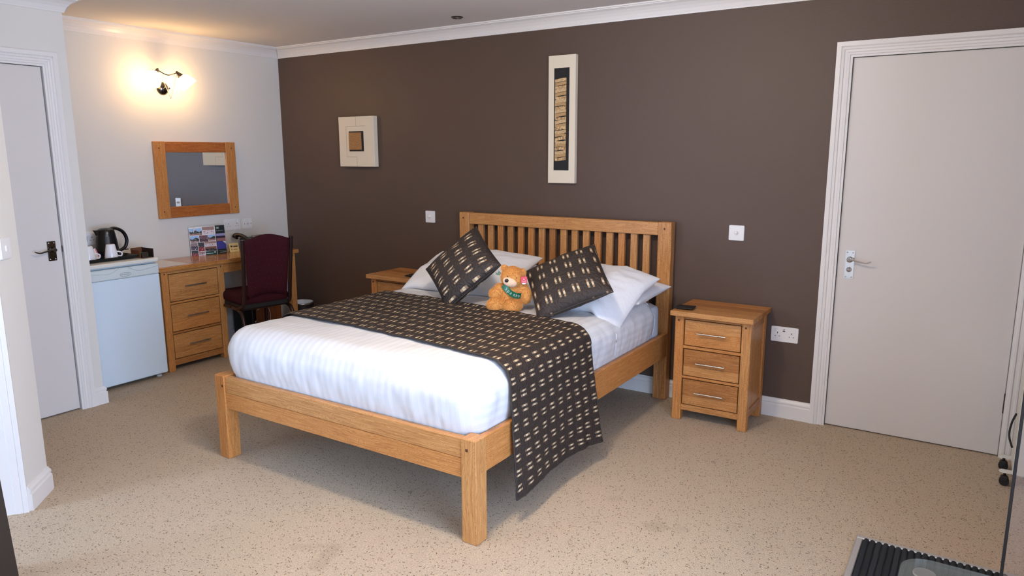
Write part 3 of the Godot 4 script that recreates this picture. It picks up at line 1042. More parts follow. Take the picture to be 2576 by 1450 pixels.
func build_runner() -> void:
	# the cloth across the bed: over the top and down both sides
	var prof := []
	var len_ := [0.0]
	var rr := 0.10
	var xl := 1.925
	var xr := 3.496
	var top := BED_TOP + 0.012
	for k in 9:
		prof.append(Vector2(xl - 0.012 * sin(k / 8.0 * PI), 0.30 + (top - rr - 0.30) * k / 8.0))
	for k in range(1, 9):
		var a := PI - k / 8.0 * PI / 2
		prof.append(Vector2(xl + rr + rr * cos(a), top - rr + rr * sin(a)))
	for k in range(1, 60):
		var x := lerpf(xl + rr, xr - rr, k / 60.0)
		prof.append(Vector2(x, top + 0.012 * sin((x - 1.94) / 1.55 * PI)))
	for k in 9:
		var a := PI / 2 - k / 8.0 * PI / 2
		prof.append(Vector2(xr - rr + rr * cos(a), top - rr + rr * sin(a)))
	for k in range(1, 27):
		var t := k / 26.0
		prof.append(Vector2(xr + 0.012 * sin(t * PI * 0.8) + 0.03 * t * t, top - rr - (top - rr - 0.105) * t))
	for k in range(1, prof.size()):
		len_.append(len_[-1] + (prof[k] - prof[k - 1]).length())
	var total: float = len_[-1]
	var nz := 44
	var grid := []
	for k in prof.size():
		var q: Vector2 = prof[k]
		var t: float = len_[k] / total
		var row := []
		for j in nz + 1:
			var s := float(j) / nz
			var xf := clampf((q.x - 2.0) / 1.5, 0, 1)
			var z0 := lerpf(1.70, 1.845, xf)
			var w := lerpf(0.735, 0.715, xf)
			var hang := clampf((0.58 - q.y) / 0.48, 0, 1) if q.x > 3.0 else 0.0
			var z := z0 - w * s + 0.004 * wav.get_noise_2d(t * 9.0, s * 2.0) + 0.012 * hang * (1.0 - s) - 0.02 * hang * s
			var ripple := 0.0035 * wav.get_noise_2d(t * 30.0, s * 7.0)
			var out := Vector3(0, 1, 0)
			if q.x > 3.44:
				out = Vector3(1, 0, 0)
				ripple += hang * (0.010 * sin(s * 7.0 + 1.0) + 0.012 * wav.get_noise_2d(s * 3.0 + 5.0, 1.0))
				if s > 0.86:
					ripple += hang * hang * (s - 0.86) * 0.10
			elif q.x < 2.0:
				out = Vector3(-1, 0, 0)
			var p := Vector3(q.x, q.y, z) + out * ripple
			if q.x > 3.44:
				p.y += hang * hang * 0.02 * sin(s * PI)
			row.append(p)
		grid.append(row)
	var o := thing("bed_runner", "dark brown bed runner woven with cream dashes, hanging over the bed side", "bed runner", Vector3(2.7, 0, 1.4))
	var mb := MB.new()
	var off := Vector3(-2.7, 0, -1.4)
	for layer in [0.003, -0.003]:
		var f := mb.v.size()
		for k in grid.size():
			for j in nz + 1:
				var p: Vector3 = grid[k][j]
				var du: Vector3 = grid[mini(k + 1, grid.size() - 1)][j] - grid[maxi(k - 1, 0)][j]
				var dv: Vector3 = grid[k][mini(j + 1, nz)] - grid[k][maxi(j - 1, 0)]
				var n := dv.cross(du).normalized()
				if n.y < -0.1 or (absf(n.y) < 0.3 and n.x * (p.x - 2.7) < 0):
					n = -n
				mb.p(p + n * layer + off, Vector2(len_[k] / 0.064, (j / float(nz)) * 0.725 / 0.076 + 0.30))
		for k in grid.size() - 1:
			for j in nz:
				var a := f + k * (nz + 1) + j
				var b := a + nz + 1
				if layer > 0:
					mb.ix.append_array(PackedInt32Array([a, b, b + 1, a, b + 1, a + 1]))
				else:
					mb.ix.append_array(PackedInt32Array([a, b + 1, b, a, a + 1, b + 1]))
	part(o, "cloth", mb.done(true), M.dash)
	var hem := func(pts: Array) -> void:
		var pp := []
		for q in pts:
			pp.append(q + off)
		part(o, "hem", tube(pp, 0.0045, 6).done(true), M.hem)
	hem.call(grid[-1])
	hem.call(grid[0])
	var near := []
	var farl := []
	for k in grid.size():
		near.append(grid[k][0])
		farl.append(grid[k][nz])
	hem.call(near)
	hem.call(farl)

func drawer(parent: Node, lo: Vector3, hi: Vector3, along: Vector3, out: Vector3, k: int, hlen: float) -> void:
	# front of a drawer with its bar handle; lo/hi are the front's corners
	# the front is glued up from two boards of different figure
	var ga := 0 if absf(along.x) > 0.5 else 2
	var mid := lerpf(lo.y, hi.y, [0.42, 0.56, 0.36, 0.62][rng.randi_range(0, 3)])
	var f := part(parent, "drawer", box(lo, Vector3(hi.x, mid, hi.z), 0.0008, ga), oak(k))
	part(f, "front_board", box(Vector3(lo.x, mid, lo.z), hi, 0.0008, ga), oak((k + 1 + rng.randi_range(0, 1)) % 4))
	var c := (lo + hi) / 2 + Vector3(0, 0.004, 0)
	c += out * ((hi - lo) * 0.5).dot(out.abs())
	var bar := tube([c - along * hlen / 2 + out * 0.022, c + along * hlen / 2 + out * 0.022], 0.0048, 10)
	for s in [-1.0, 1.0]:
		bar.add(tube([c + along * s * (hlen / 2 - 0.02), c + along * s * (hlen / 2 - 0.02) + out * 0.022], 0.004, 8))
	part(f, "handle", bar.done(true), M.steel)

func nightstand(at: Vector3, label: String) -> void:
	var o := thing("bedside_cabinet", label, "bedside cabinet", at, 0.0, "oak bedside cabinets")
	# local: x 0..0.456 wide, z 0..0.385 deep, y 0..0.64
	for x in [0.018, 0.390]:
		for z in [0.018, 0.300]:
			var l := part(o, "leg", box(Vector3(x, 0, z), Vector3(x + 0.050, 0.612, z + 0.050), 0.003, 1), oak(1 if x > 0.2 and z > 0.2 else 3))
			if z > 0.2:
				part(l, "peg", box(Vector3(x + 0.016, 0.578, z + 0.046), Vector3(x + 0.026, 0.588, z + 0.0515), 0), M.peg)
	# planked top
	for k in 4:
		part(o, "top_plank", box(Vector3(0, 0.612, 0.003 + k * 0.0955), Vector3(0.456, 0.640, 0.0982 + k * 0.0955), 0.0018, 0), oak([3, 2, 0, 1][k]))
	for x in [0.024, 0.408]:
		part(o, "side_panel", box(Vector3(x, 0.10, 0.068), Vector3(x + 0.024, 0.605, 0.300), 0.001, 1), oak(0))
		part(o, "side_rail", box(Vector3(x - 0.004, 0.07, 0.068), Vector3(x + 0.030, 0.115, 0.300), 0.002, 2), oak(2))
		part(o, "side_rail", box(Vector3(x - 0.004, 0.56, 0.068), Vector3(x + 0.030, 0.612, 0.300), 0.002, 2), oak(2))
	part(o, "back_panel", box(Vector3(0.068, 0.08, 0.022), Vector3(0.390, 0.605, 0.032), 0.001, 1), oak(2))
	part(o, "drawer_gap", box(Vector3(0.068, 0.085, 0.20), Vector3(0.390, 0.60, 0.322), 0), M.gap)
	var ys := [[0.098, 0.244], [0.268, 0.418], [0.444, 0.588]]
	for r in [[0.060, 0.093, 0], [0.249, 0.263, 3], [0.423, 0.439, 3], [0.592, 0.612, 2]]:
		part(o, "front_rail", box(Vector3(0.068, r[0], 0.300), Vector3(0.390, r[1], 0.345), 0.002, 0), oak(r[2]))
	for k in 3:
		drawer(o, Vector3(0.074, ys[k][0], 0.318), Vector3(0.384, ys[k][1], 0.343), Vector3(1, 0, 0), Vector3(0, 0, 1), [0, 1, 3][k], 0.16)

func build_nightstands() -> void:
	nightstand(Vector3(3.617, 0, 0.006), "oak bedside cabinet with three drawers between the bed and the flat white door")
	nightstand(Vector3(1.288, 0, 0.006), "oak bedside cabinet mostly hidden by the bed, next to the waste bin side")
	single("coaster", box(Vector3(-0.05, 0, -0.045), Vector3(0.05, 0.006, 0.045), 0.002), M.black_matt, "black square coaster on the front edge of the fully visible bedside cabinet", "coaster", Vector3(3.672, 0.646, 0.30), Basis(Vector3.UP, 0.10))
	single("coaster", box(Vector3(-0.05, 0, -0.045), Vector3(0.05, 0.006, 0.045), 0.002), M.black_matt, "black square coaster on the bedside cabinet half hidden by the bed", "coaster", Vector3(1.655, 0.646, 0.28), Basis(Vector3.UP, 0.12))

func build_desk() -> void:
	var o := thing("writing_desk", "oak writing desk with a three-drawer pedestal along the pale wall", "desk", Vector3(0.18, 0, 0.82))
	var z := Vector3(-0.18, 0, -0.82)
	for k in 4:
		part(o, "top_plank", box(Vector3(0.004 + k * 0.0955, 0.716, 0.225) + z, Vector3(0.0992 + k * 0.0955, 0.745, 1.425) + z, 0.0012, 2), M.oak_gloss)
	for q in [[0.02, 1.352], [0.312, 1.352], [0.02, 0.912], [0.312, 0.912], [0.02, 0.245], [0.312, 0.245]]:
		var l := part(o, "leg", box(Vector3(q[0], 0, q[1]) + z, Vector3(q[0] + 0.050, 0.716, q[1] + 0.050) + z, 0.003, 1), oak(3 if q[1] > 1.0 else 1))
		if q[0] > 0.2:
			part(l, "peg", box(Vector3(q[0] + 0.046, 0.69, q[1] + 0.022) + z, Vector3(q[0] + 0.0515, 0.70, q[1] + 0.030) + z, 0), M.peg)
	# pedestal
	part(o, "side_panel", box(Vector3(0.07, 0.06, 1.366) + z, Vector3(0.312, 0.716, 1.388) + z, 0.001, 1), oak(2))
	part(o, "side_panel", box(Vector3(0.07, 0.06, 0.926) + z, Vector3(0.312, 0.716, 0.948) + z, 0.001, 1), oak(2))
	part(o, "back_panel", box(Vector3(0.024, 0.06, 0.962) + z, Vector3(0.034, 0.716, 1.352) + z, 0.001, 1), oak(2))
	part(o, "drawer_gap", box(Vector3(0.22, 0.075, 0.962) + z, Vector3(0.338, 0.705, 1.352) + z, 0), M.gap)
	for r in [[0.040, 0.082], [0.264, 0.278], [0.478, 0.492], [0.692, 0.716]]:
		part(o, "front_rail", box(Vector3(0.312, r[0], 0.962) + z, Vector3(0.360, r[1], 1.352) + z, 0.002, 2), oak())
	var ys := [[0.087, 0.259], [0.283, 0.473], [0.497, 0.687]]
	for k in 3:
		drawer(o, Vector3(0.330, ys[k][0], 0.968) + z, Vector3(0.357, ys[k][1], 1.346) + z, Vector3(0, 0, 1), Vector3(1, 0, 0), [0, 3, 0][k], 0.165)
	# kneehole apron and end
	part(o, "apron", box(Vector3(0.322, 0.640, 0.295) + z, Vector3(0.350, 0.716, 0.912) + z, 0.002, 2), oak(3))
	part(o, "apron", box(Vector3(0.022, 0.640, 0.295) + z, Vector3(0.046, 0.716, 0.912) + z, 0.002, 2), oak(2))
	part(o, "end_rail", box(Vector3(0.07, 0.640, 0.256) + z, Vector3(0.312, 0.716, 0.280) + z, 0.002, 0), oak(2))
	part(o, "end_rail", box(Vector3(0.07, 0.10, 0.256) + z, Vector3(0.312, 0.16, 0.280) + z, 0.002, 0), oak(2))

func build_fridge() -> void:
	var o := thing("fridge", "white under-counter fridge between the desk and the en-suite wall", "fridge", Vector3(0.2, 0, 1.68))
	var z := Vector3(-0.2, 0, -1.68)
	part(o, "body", box(Vector3(0.02, 0.03, 1.445) + z, Vector3(0.375, 0.800, 1.925) + z, 0.004), M.fridge)
	part(o, "worktop", box(Vector3(0.015, 0.800, 1.442) + z, Vector3(0.422, 0.826, 1.928) + z, 0.006), mat(col(226, 226, 218), 0.4))
	part(o, "door_seal", box(Vector3(0.375, 0.04, 1.455) + z, Vector3(0.382, 0.785, 1.915) + z, 0.001), mat(col(150, 158, 164), 0.8))
	var d := part(o, "door", box(Vector3(0.382, 0.030, 1.445) + z, Vector3(0.420, 0.718, 1.925) + z, 0.006), M.fridge)
	# moulded strip over the door with its badge
	var strip := part(d, "handle_strip", box(Vector3(0.382, 0.720, 1.445) + z, Vector3(0.421, 0.789, 1.925) + z, 0.006), mat(col(212, 222, 222), 0.35))
	strip.name = "handle_strip"
	for s in [-1.0, 1.0]:
		var pts := []
		for k in 13:
			var t := k / 12.0
			pts.append(Vector3(0.4212, 0.789 - 0.034 * sin(minf(1.0, t * 2.4) * PI / 2) * (1.0 - 0.55 * t * t), 1.685 + s * (0.03 + t * 0.20)) + z)
		part(d, "moulded_line", tube(pts, 0.0014, 6).done(true), mat(col(176, 188, 192), 0.5))
	var ring := []
	for k in 33:
		var a := TAU * k / 32.0
		ring.append(Vector3(0.4215, 0.744 + 0.013 * sin(a), 1.675 + 0.036 * cos(a)) + z)
	part(d, "badge_ring", tube(ring, 0.0011, 6, 1.0, Vector3.RIGHT).done(true), mat(col(138, 148, 154), 0.35, 0.6))
	# the badge's worn lettering is a row of illegible strokes
	var str := MB.new()
	for k in 8:
		str.add(bx(Vector3(0.4205, 0.739 + (k % 3) * 0.0012, 1.700 - k * 0.0068) + z, Vector3(0.4214, 0.748 + (k % 2) * 0.002, 1.7035 - k * 0.0068) + z, 0))
	part(d, "badge_lettering", str.done(), mat(col(150, 156, 164), 0.5))
	for q in [Vector3(0.36, 0, 1.48), Vector3(0.36, 0, 1.89), Vector3(0.06, 0, 1.48), Vector3(0.06, 0, 1.89)]:
		part(o, "foot", lathe([Vector2(0.018, 0), Vector2(0.018, 0.012), Vector2(0.008, 0.014), Vector2(0.008, 0.032), Vector2(0, 0.032)], 14).done(), M.gloss_white, q + z)

func build_chair() -> void:
	# burgundy stacking chair turned towards the desk; local +z is its front
	var o := thing("stacking_chair", "burgundy fabric chair with dark curved metal legs pulled up to the desk", "chair", Vector3(0.510, 0, 0.775), atan2(-0.978, -0.21))
	var fr: Material = M.frame_brown
	# seat: padded block
	var seat := soft_block(Vector3(-0.188, 0.432, -0.19), Vector3(0.188, 0.510, 0.21), 0.033, 0.02, func(s: Vector3, n: Vector3) -> float: return 0.012 * maxf(0.0, n.y) * cos(s.x * 6.5) * cos(s.z * 6.5))
	part(o, "seat", seat.done(true), M.burgundy)
	part(o, "seat_base", box(Vector3(-0.180, 0.408, -0.185), Vector3(0.180, 0.442, 0.20), 0.006), M.black_matt)
	# backrest: arched top, rounded foot, slightly curved pad
	var bk := MB.new()
	var n := 22
	for side in [-1.0, 1.0]:
		var f := bk.v.size()
		for j in n + 1:
			for i in n + 1:
				var s := 2.0 * i / n - 1.0
				var t := float(j) / n
				var wtop := lerpf(0.148, 0.172, t)
				var ylo := 0.488 + 0.022 * cos(s * PI / 2)
				var yhi := 0.904 + 0.042 * cos(s * PI / 2)
				var y := lerpf(ylo, yhi, t)
				var e := (1.0 - pow(absf(s), 6.0)) * (1.0 - pow(absf(2 * t - 1), 8.0))
				var zz: float = -0.205 - 0.045 * t - 0.018 * s * s + side * 0.024 * pow(maxf(e, 0.0), 0.4)
				bk.p(Vector3(s * wtop, y, zz), Vector2(s, t))
		for j in n:
			for i in n:
				var a := f + j * (n + 1) + i
				var b := a + n + 1
				if side > 0:
					bk.ix.append_array(PackedInt32Array([a, a + 1, b + 1, a, b + 1, b]))
				else:
					bk.ix.append_array(PackedInt32Array([a, b + 1, a + 1, a, b, b + 1]))
	var pad := part(o, "backrest", bk.done(true), M.burgundy)
	# tiny pale flecks woven into the cloth
	var fl := MB.new()
	for j in 9:
		for i in 9:
			var s := (i + 0.5 * (j % 2)) / 8.5 * 1.7 - 0.85
			var t := 0.06 + j * 0.105
			var y := lerpf(0.488 + 0.022 * cos(s * PI / 2), 0.904 + 0.042 * cos(s * PI / 2), t)
			var e := (1.0 - pow(absf(s), 6.0)) * (1.0 - pow(absf(2 * t - 1), 8.0))
			var zz := -0.205 - 0.045 * t - 0.018 * s * s - 0.024 * pow(e, 0.4)
			var c := Vector3(s * lerpf(0.148, 0.172, t), y, zz)
			fl.add(bx(c - Vector3(0.0008, 0.0008, 0.0006), c + Vector3(0.0008, 0.0008, 0.0006), 0))
	var fo := part(pad, "woven_fleck", fl.done(), mat(col(150, 112, 100), 0.9))
	fo.set_meta("kind", "stuff")
	for s in [-1.0, 1.0]:
		var x: float = s
		# back upright runs down beside the pad to the seat frame
		part(o, "back_upright", tube(curve([Vector3(x * 0.184, 0.918, -0.268), Vector3(x * 0.180, 0.75, -0.250), Vector3(x * 0.176, 0.55, -0.225), Vector3(x * 0.178, 0.44, -0.200), Vector3(x * 0.190, 0.405, -0.12)], 6), 0.0135, 10).done(true), fr)
		part(o, "leg", tube(curve([Vector3(x * 0.178, 0.405, -0.02), Vector3(x * 0.186, 0.395, -0.16), Vector3(x * 0.192, 0.34, -0.215), Vector3(x * 0.200, 0.18, -0.262), Vector3(x * 0.208, 0.0, -0.300)], 7), 0.0135, 10).done(true), fr)
		part(o, "leg", tube(curve([Vector3(x * 0.176, 0.405, 0.0), Vector3(x * 0.180, 0.395, 0.15), Vector3(x * 0.181, 0.34, 0.19), Vector3(x * 0.182, 0.18, 0.205), Vector3(x * 0.183, 0.0, 0.215)], 7), 0.0135, 10).done(true), fr)
	part(o, "crossbar", tube([Vector3(-0.19, 0.400, -0.13), Vector3(0.19, 0.400, -0.13)], 0.011, 10).done(true), fr)
	part(o, "crossbar", tube([Vector3(-0.19, 0.400, 0.12), Vector3(0.19, 0.400, 0.12)], 0.011, 10).done(true), fr)

# ---------------------------------------------------------------- things on the walls
func face_plate(parent: Node, w: float, h: float) -> MeshInstance3D:
	var m := slab(round_rect(w, h, 0.006), 0.006)
	m.add(slab(round_rect(w - 0.004, h - 0.004, 0.005), 0.0085))
	return part(parent, "face_plate", m.done(), M.plastic)

func wall_basis(n: Vector3) -> Basis:
	return Basis(Vector3.UP.cross(n), Vector3.UP, n)

func socket_hole_set(parent: Node, x: float, y: float) -> void:
	part(parent, "pin_slot", box(Vector3(x - 0.002, y + 0.004, 0.008), Vector3(x + 0.002, y + 0.012, 0.009), 0), M.slot)
	for s in [-1.0, 1.0]:
		part(parent, "pin_slot", box(Vector3(x + s * 0.011 - 0.003, y - 0.013, 0.008), Vector3(x + s * 0.011 + 0.003, y - 0.009, 0.0088), 0), mat(col(96, 92, 92), 0.7))

func double_socket(label: String, at: Vector3, n: Vector3, usb: bool, s := 1.0) -> Node3D:
	var o := thing("double_socket", label, "socket", at)
	o.basis = wall_basis(n)
	var f := face_plate(o, 0.147 * s, 0.087 * s)
	socket_hole_set(f, -0.038, 0.0)
	socket_hole_set(f, 0.038, 0.0)
	for x in [-0.053, 0.053]:
		part(o, "rocker_switch", bx(Vector3(x - 0.006, 0.014, 0.006), Vector3(x + 0.006, 0.032, 0.0115), 0.001).done(), M.plastic)
	if usb:
		part(o, "usb_port", box(Vector3(-0.011, 0.017, 0.008), Vector3(0.003, 0.023, 0.0095), 0.0), M.slot)
		part(o, "usb_port", box(Vector3(-0.007, 0.028, 0.008), Vector3(0.001, 0.031, 0.0095), 0.0), M.slot)
	return o

func dimmer(label: String, at: Vector3) -> void:
	var o := thing("dimmer_switch", label, "dimmer switch", at)
	face_plate(o, 0.087, 0.087)
	part(o, "knob", lathe([Vector2(0.0095, 0), Vector2(0.009, 0.014), Vector2(0.0075, 0.0165), Vector2(0, 0.017)], 20).done(true), M.plastic, Vector3(0, 0.002, 0.0085), Basis(Vector3.RIGHT, PI / 2))

func bark_mat(sd: int, light: Color, dark: Color, fu: float, fv: float) -> StandardMaterial3D:
	var a := noise(sd, 1.0, 3)
	var b := noise(sd + 1, 1.0, 2)
	var im := image_of(128, 256, func(x: int, y: int) -> Color:
		var t := clampf(0.28 + 0.8 * a.get_noise_2d(x * fu, y * fv) + 0.5 * b.get_noise_2d(x * 0.35, y * 0.35), 0, 1)
		return light.lerp(dark, t))
	var m := mat(Color(1, 1, 1), 0.55)
	m.albedo_texture = tex(im)
	m.uv1_scale = Vector3(6, 6, 1)
	return m

func build_wall_things() -> void:
	var canvas := mat(col(226, 214, 192), 0.8)
	# tall picture
	var o := thing("tall_picture", "tall narrow cream canvas with a strip of banded bark above the bed", "picture", Vector3(2.713, 1.715, 0))
	part(o, "canvas", box(Vector3(-0.098, -0.400, 0.001), Vector3(0.098, 0.400, 0.034), 0.002), canvas)
	part(o, "black_inset", box(Vector3(-0.055, -0.318, 0.030), Vector3(0.055, 0.322, 0.0352), 0.0005), M.black_matt)
	var bm := [bark_mat(71, col(220, 188, 138), col(120, 84, 48), 0.10, 0.02), bark_mat(73, col(212, 176, 122), col(108, 74, 42), 0.2, 0.2), bark_mat(75, col(226, 198, 150), col(134, 98, 60), 0.05, 0.3)]
	var n := 24
	for k in n:
		var y0 := -0.257 + 0.513 * k / n
		var y1 := -0.257 + 0.513 * (k + 1) / n - 0.002
		var top := PackedVector2Array()
		var ph := rng.randf_range(0.0, 1.0)
		for j in 7:
			var s := j / 6.0
			top.append(Vector2(-0.045 + 0.080 * s, y0 - 0.004 * sin((s + ph) * PI) + 0.002))
		for j in range(6, -1, -1):
			var s := j / 6.0
			top.append(Vector2(-0.045 + 0.080 * s, y1 - 0.004 * sin((s + ph) * PI) + 0.002))
		part(o, "bark_band", slab(top, 0.004 + 0.003 * rng.randf()).done(), bm[k % 3], Vector3(0, 0, 0.0346))
	# square picture
	o = thing("square_picture", "square cream canvas with a small framed piece of bark near the corner", "picture", Vector3(0.905, 1.600, 0))
	part(o, "canvas", box(Vector3(-0.186, -0.191, 0.001), Vector3(0.186, 0.191, 0.044), 0.002), canvas)
	part(o, "black_inset", box(Vector3(-0.076, -0.074, 0.040), Vector3(0.078, 0.079, 0.0452), 0.0005), M.black_matt)
	part(o, "bark_piece", box(Vector3(-0.073, -0.062, 0.0448), Vector3(0.058, 0.070, 0.052), 0.003), bark_mat(81, col(190, 142, 84), col(78, 46, 24), 0.35, 0.06))
	var ln := mat(col(150, 134, 112), 0.9)
	for q in [[-0.107, -0.116, -0.105, 0.118], [-0.107, 0.117, 0.10, 0.119], [-0.107, -0.117, 0.0, -0.115], [0.0, 0.119, 0.0018, 0.191], [0.0, -0.191, 0.0018, -0.117]]:
		part(o, "score_line", box(Vector3(q[0], q[1], 0.0435), Vector3(q[2], q[3], 0.0444), 0), ln)
	dimmer("white dimmer switch on the brown wall above the half-hidden bedside cabinet", Vector3(1.592, 1.046, 0))
	dimmer("white dimmer switch on the brown wall between the bed and the flat white door", Vector3(3.853, 1.052, 0))
	double_socket("white double socket with USB ports low on the brown wall", Vector3(4.154, 0.490, 0), Vector3(0, 0, 1), true)
	double_socket("white double socket on the pale wall under the oak mirror", Vector3(0, 0.953, 0.552), Vector3(1, 0, 0), false)
	o = thing("telephone_outlet", "white single outlet plate on the pale wall next to the double socket", "socket", Vector3(0, 0.950, 0.411))
	o.basis = wall_basis(Vector3(1, 0, 0))
	face_plate(o, 0.085, 0.082)
	part(o, "outlet_opening", lathe([Vector2(0.009, 0), Vector2(0.008, 0.002), Vector2(0.005, 0.002), Vector2(0.005, 0.0005), Vector2(0, 0.0005)], 18).done(true), mat(col(205, 203, 203), 0.4), Vector3(0, 0, 0.0085), Basis(Vector3.RIGHT, PI / 2))
	for x in [-0.03, 0.03]:
		part(o, "screw", lathe([Vector2(0.0035, 0), Vector2(0.003, 0.001), Vector2(0, 0.001)], 10).done(), M.slot, Vector3(x, 0.0, 0.0085), Basis(Vector3.RIGHT, PI / 2))
	o = double_socket("white double socket on the pale wall behind the kettle", Vector3(0, 0.950, 1.690), Vector3(1, 0, 0), false)
	var pl := thing("plug", "black plug pushed into the socket behind the kettle", "plug", Vector3(0.010, 0.952, 1.720))
	pl.basis = wall_basis(Vector3(1, 0, 0))
	part(pl, "plug_body", bx(Vector3(-0.024, -0.026, 0), Vector3(0.024, 0.024, 0.030), 0.009).done(), M.black)
	part(pl, "flex", tube(curve([Vector3(0, -0.024, 0.014), Vector3(0.0, -0.06, 0.03), Vector3(-0.03, -0.085, 0.06), Vector3(-0.06, -0.105, 0.08)], 6), 0.004, 8).done(true), M.black_matt)
	# rocker switch on the near corner
	o = thing("light_switch", "white rocker light switch on the angled wall beside the white lining boards", "light switch", Vector3(1.660, 1.125, 2.839))
	o.basis = wall_basis(Vector3(0.7071, 0, -0.7071))
	face_plate(o, 0.087, 0.087)
	part(o, "rocker", bx(Vector3(-0.006, -0.012, 0.006), Vector3(0.006, 0.012, 0.012), 0.001).done(), M.plastic)
	# mirror in its oak frame
	o = thing("wall_mirror", "rectangular mirror in a pegged oak frame above the desk", "mirror", Vector3(0, 1.321, 0.830))
	var y := Vector3(0, 0, 0)
	for s in [-1.0, 1.0]:
		var st := part(o, "frame_stile", box(Vector3(0.002, -0.278, s * 0.337 - (0.086 if s > 0 else 0.0)), Vector3(0.028, 0.278, s * 0.337 + (0.086 if s < 0 else 0.0)), 0.003, 1), oak(3))
		for yy in [-0.232, 0.226]:
			part(st, "peg", box(Vector3(0.026, yy, s * 0.300 - 0.004), Vector3(0.0287, yy + 0.009, s * 0.300 + 0.004), 0), M.peg)
	part(o, "frame_rail", box(Vector3(0.002, 0.200, -0.251), Vector3(0.026, 0.276, 0.251), 0.003, 2), M.oak_red)
	part(o, "frame_rail", box(Vector3(0.002, -0.276, -0.251), Vector3(0.026, -0.195, 0.251), 0.003, 2), M.oak_red)
	part(o, "mirror_glass", box(Vector3(0.004, -0.200, -0.255), Vector3(0.014, 0.205, 0.255), 0), M.mirror)
	# recessed spotlight
	o = thing("recessed_spotlight", "small round recessed ceiling spotlight with a dark bezel, switched off", "spotlight", Vector3(2.088, H, 0.293))
	part(o, "bezel", lathe([Vector2(0.026, -0.001), Vector2(0.028, -0.006), Vector2(0.034, -0.007), Vector2(0.039, -0.003), Vector2(0.039, 0.0), Vector2(0.026, 0.0)], 32, true).done(), M.black_chrome)
	part(o, "lens", lathe([Vector2(0.0, -0.0015), Vector2(0.026, -0.0012), Vector2(0.026, 0.0)], 24).done(), mat(col(190, 186, 180), 0.2))

func build_lamp() -> void:
	var o := thing("wall_light", "chrome two-arm wall light with glowing frosted glass shades", "wall light", Vector3(0, 1.972, 1.045))
	var z := Vector3(0, -1.972, -1.045)
	part(o, "wall_plate", lathe([Vector2(0.046, 0), Vector2(0.046, 0.004), Vector2(0.040, 0.014), Vector2(0.026, 0.024), Vector2(0.010, 0.029), Vector2(0, 0.030)], 32).done(true), M.black_chrome, Vector3.ZERO, Basis(Vector3.BACK, -PI / 2))
	var h1 := Vector3(0.115, 2.086, 1.143) + z
	var h2 := Vector3(0.115, 2.080, 0.993) + z
	var tip := Vector3(0.118, 1.893, 1.062) + z
	part(o, "spacer", tube([Vector3(0.02, 0, 0), Vector3(0.105, -0.005, 0.012)], 0.006, 10).done(true), M.chrome)
	part(o, "arm", tube(curve([h1, (h1 + h2) / 2 + Vector3(0, -0.026, 0), h2], 10), 0.0035, 8).done(true), M.black_chrome)
	part(o, "strut", tube([h2, tip], 0.0018, 8).done(true), M.chrome)
	part(o, "strut", tube([Vector3(0.100, 0.035, 0.048), Vector3(0.108, -0.02, 0.03), tip], 0.0048, 8, 0.5).done(true), M.chrome)
	var warm := col(255, 212, 148)
	var glow := mat(col(255, 240, 214), 0.4)
	glow.emission_enabled = true
	glow.emission = col(255, 226, 176)
	glow.emission_energy_multiplier = 1.5
	glow.backlight_enabled = true
	glow.backlight = col(255, 236, 200)
	for q in [[h1, Vector3(0.030, -0.080, 0.062)], [h2, Vector3(0.030, -0.070, -0.052)]]:
		var ax: Vector3 = q[1].normalized()
		var yb := -ax
		var xb := yb.cross(Vector3.RIGHT).normalized()
		var bs := Basis(xb, yb, xb.cross(yb))
		part(o, "lamp_holder", lathe([Vector2(0.0, 0.012), Vector2(0.008, 0.010), Vector2(0.009, 0.002), Vector2(0.018, -0.022), Vector2(0.0225, -0.034), Vector2(0.019, -0.034)].duplicate(), 20).done(true), M.black_chrome, q[0], bs)
		var sh := MB.new()
		sh.add(lathe([Vector2(0.058, -0.118), Vector2(0.057, -0.100), Vector2(0.052, -0.078), Vector2(0.044, -0.056), Vector2(0.032, -0.040), Vector2(0.021, -0.032)], 28))
		sh.add(lathe([Vector2(0.018, -0.034), Vector2(0.029, -0.043), Vector2(0.041, -0.059), Vector2(0.049, -0.080), Vector2(0.054, -0.101), Vector2(0.055, -0.118), Vector2(0.058, -0.118)], 28))
		part(o, "lamp_shade", sh.done(true), glow, q[0], bs)
		part(o, "bulb", lathe([Vector2(0.0, -0.104), Vector2(0.012, -0.100), Vector2(0.020, -0.088), Vector2(0.020, -0.074), Vector2(0.011, -0.052), Vector2(0.010, -0.034)], 16).done(true), glow, q[0], bs)
		var l := OmniLight3D.new()
		l.name = "bulb_light"
		l.light_color = warm
		l.light_energy = 0.062
		l.light_size = 0.02
		l.omni_range = 12.0
		l.omni_attenuation = 2.0
		l.shadow_enabled = true
		l.position = q[0] + ax * 0.088
		o.add_child(l, true)

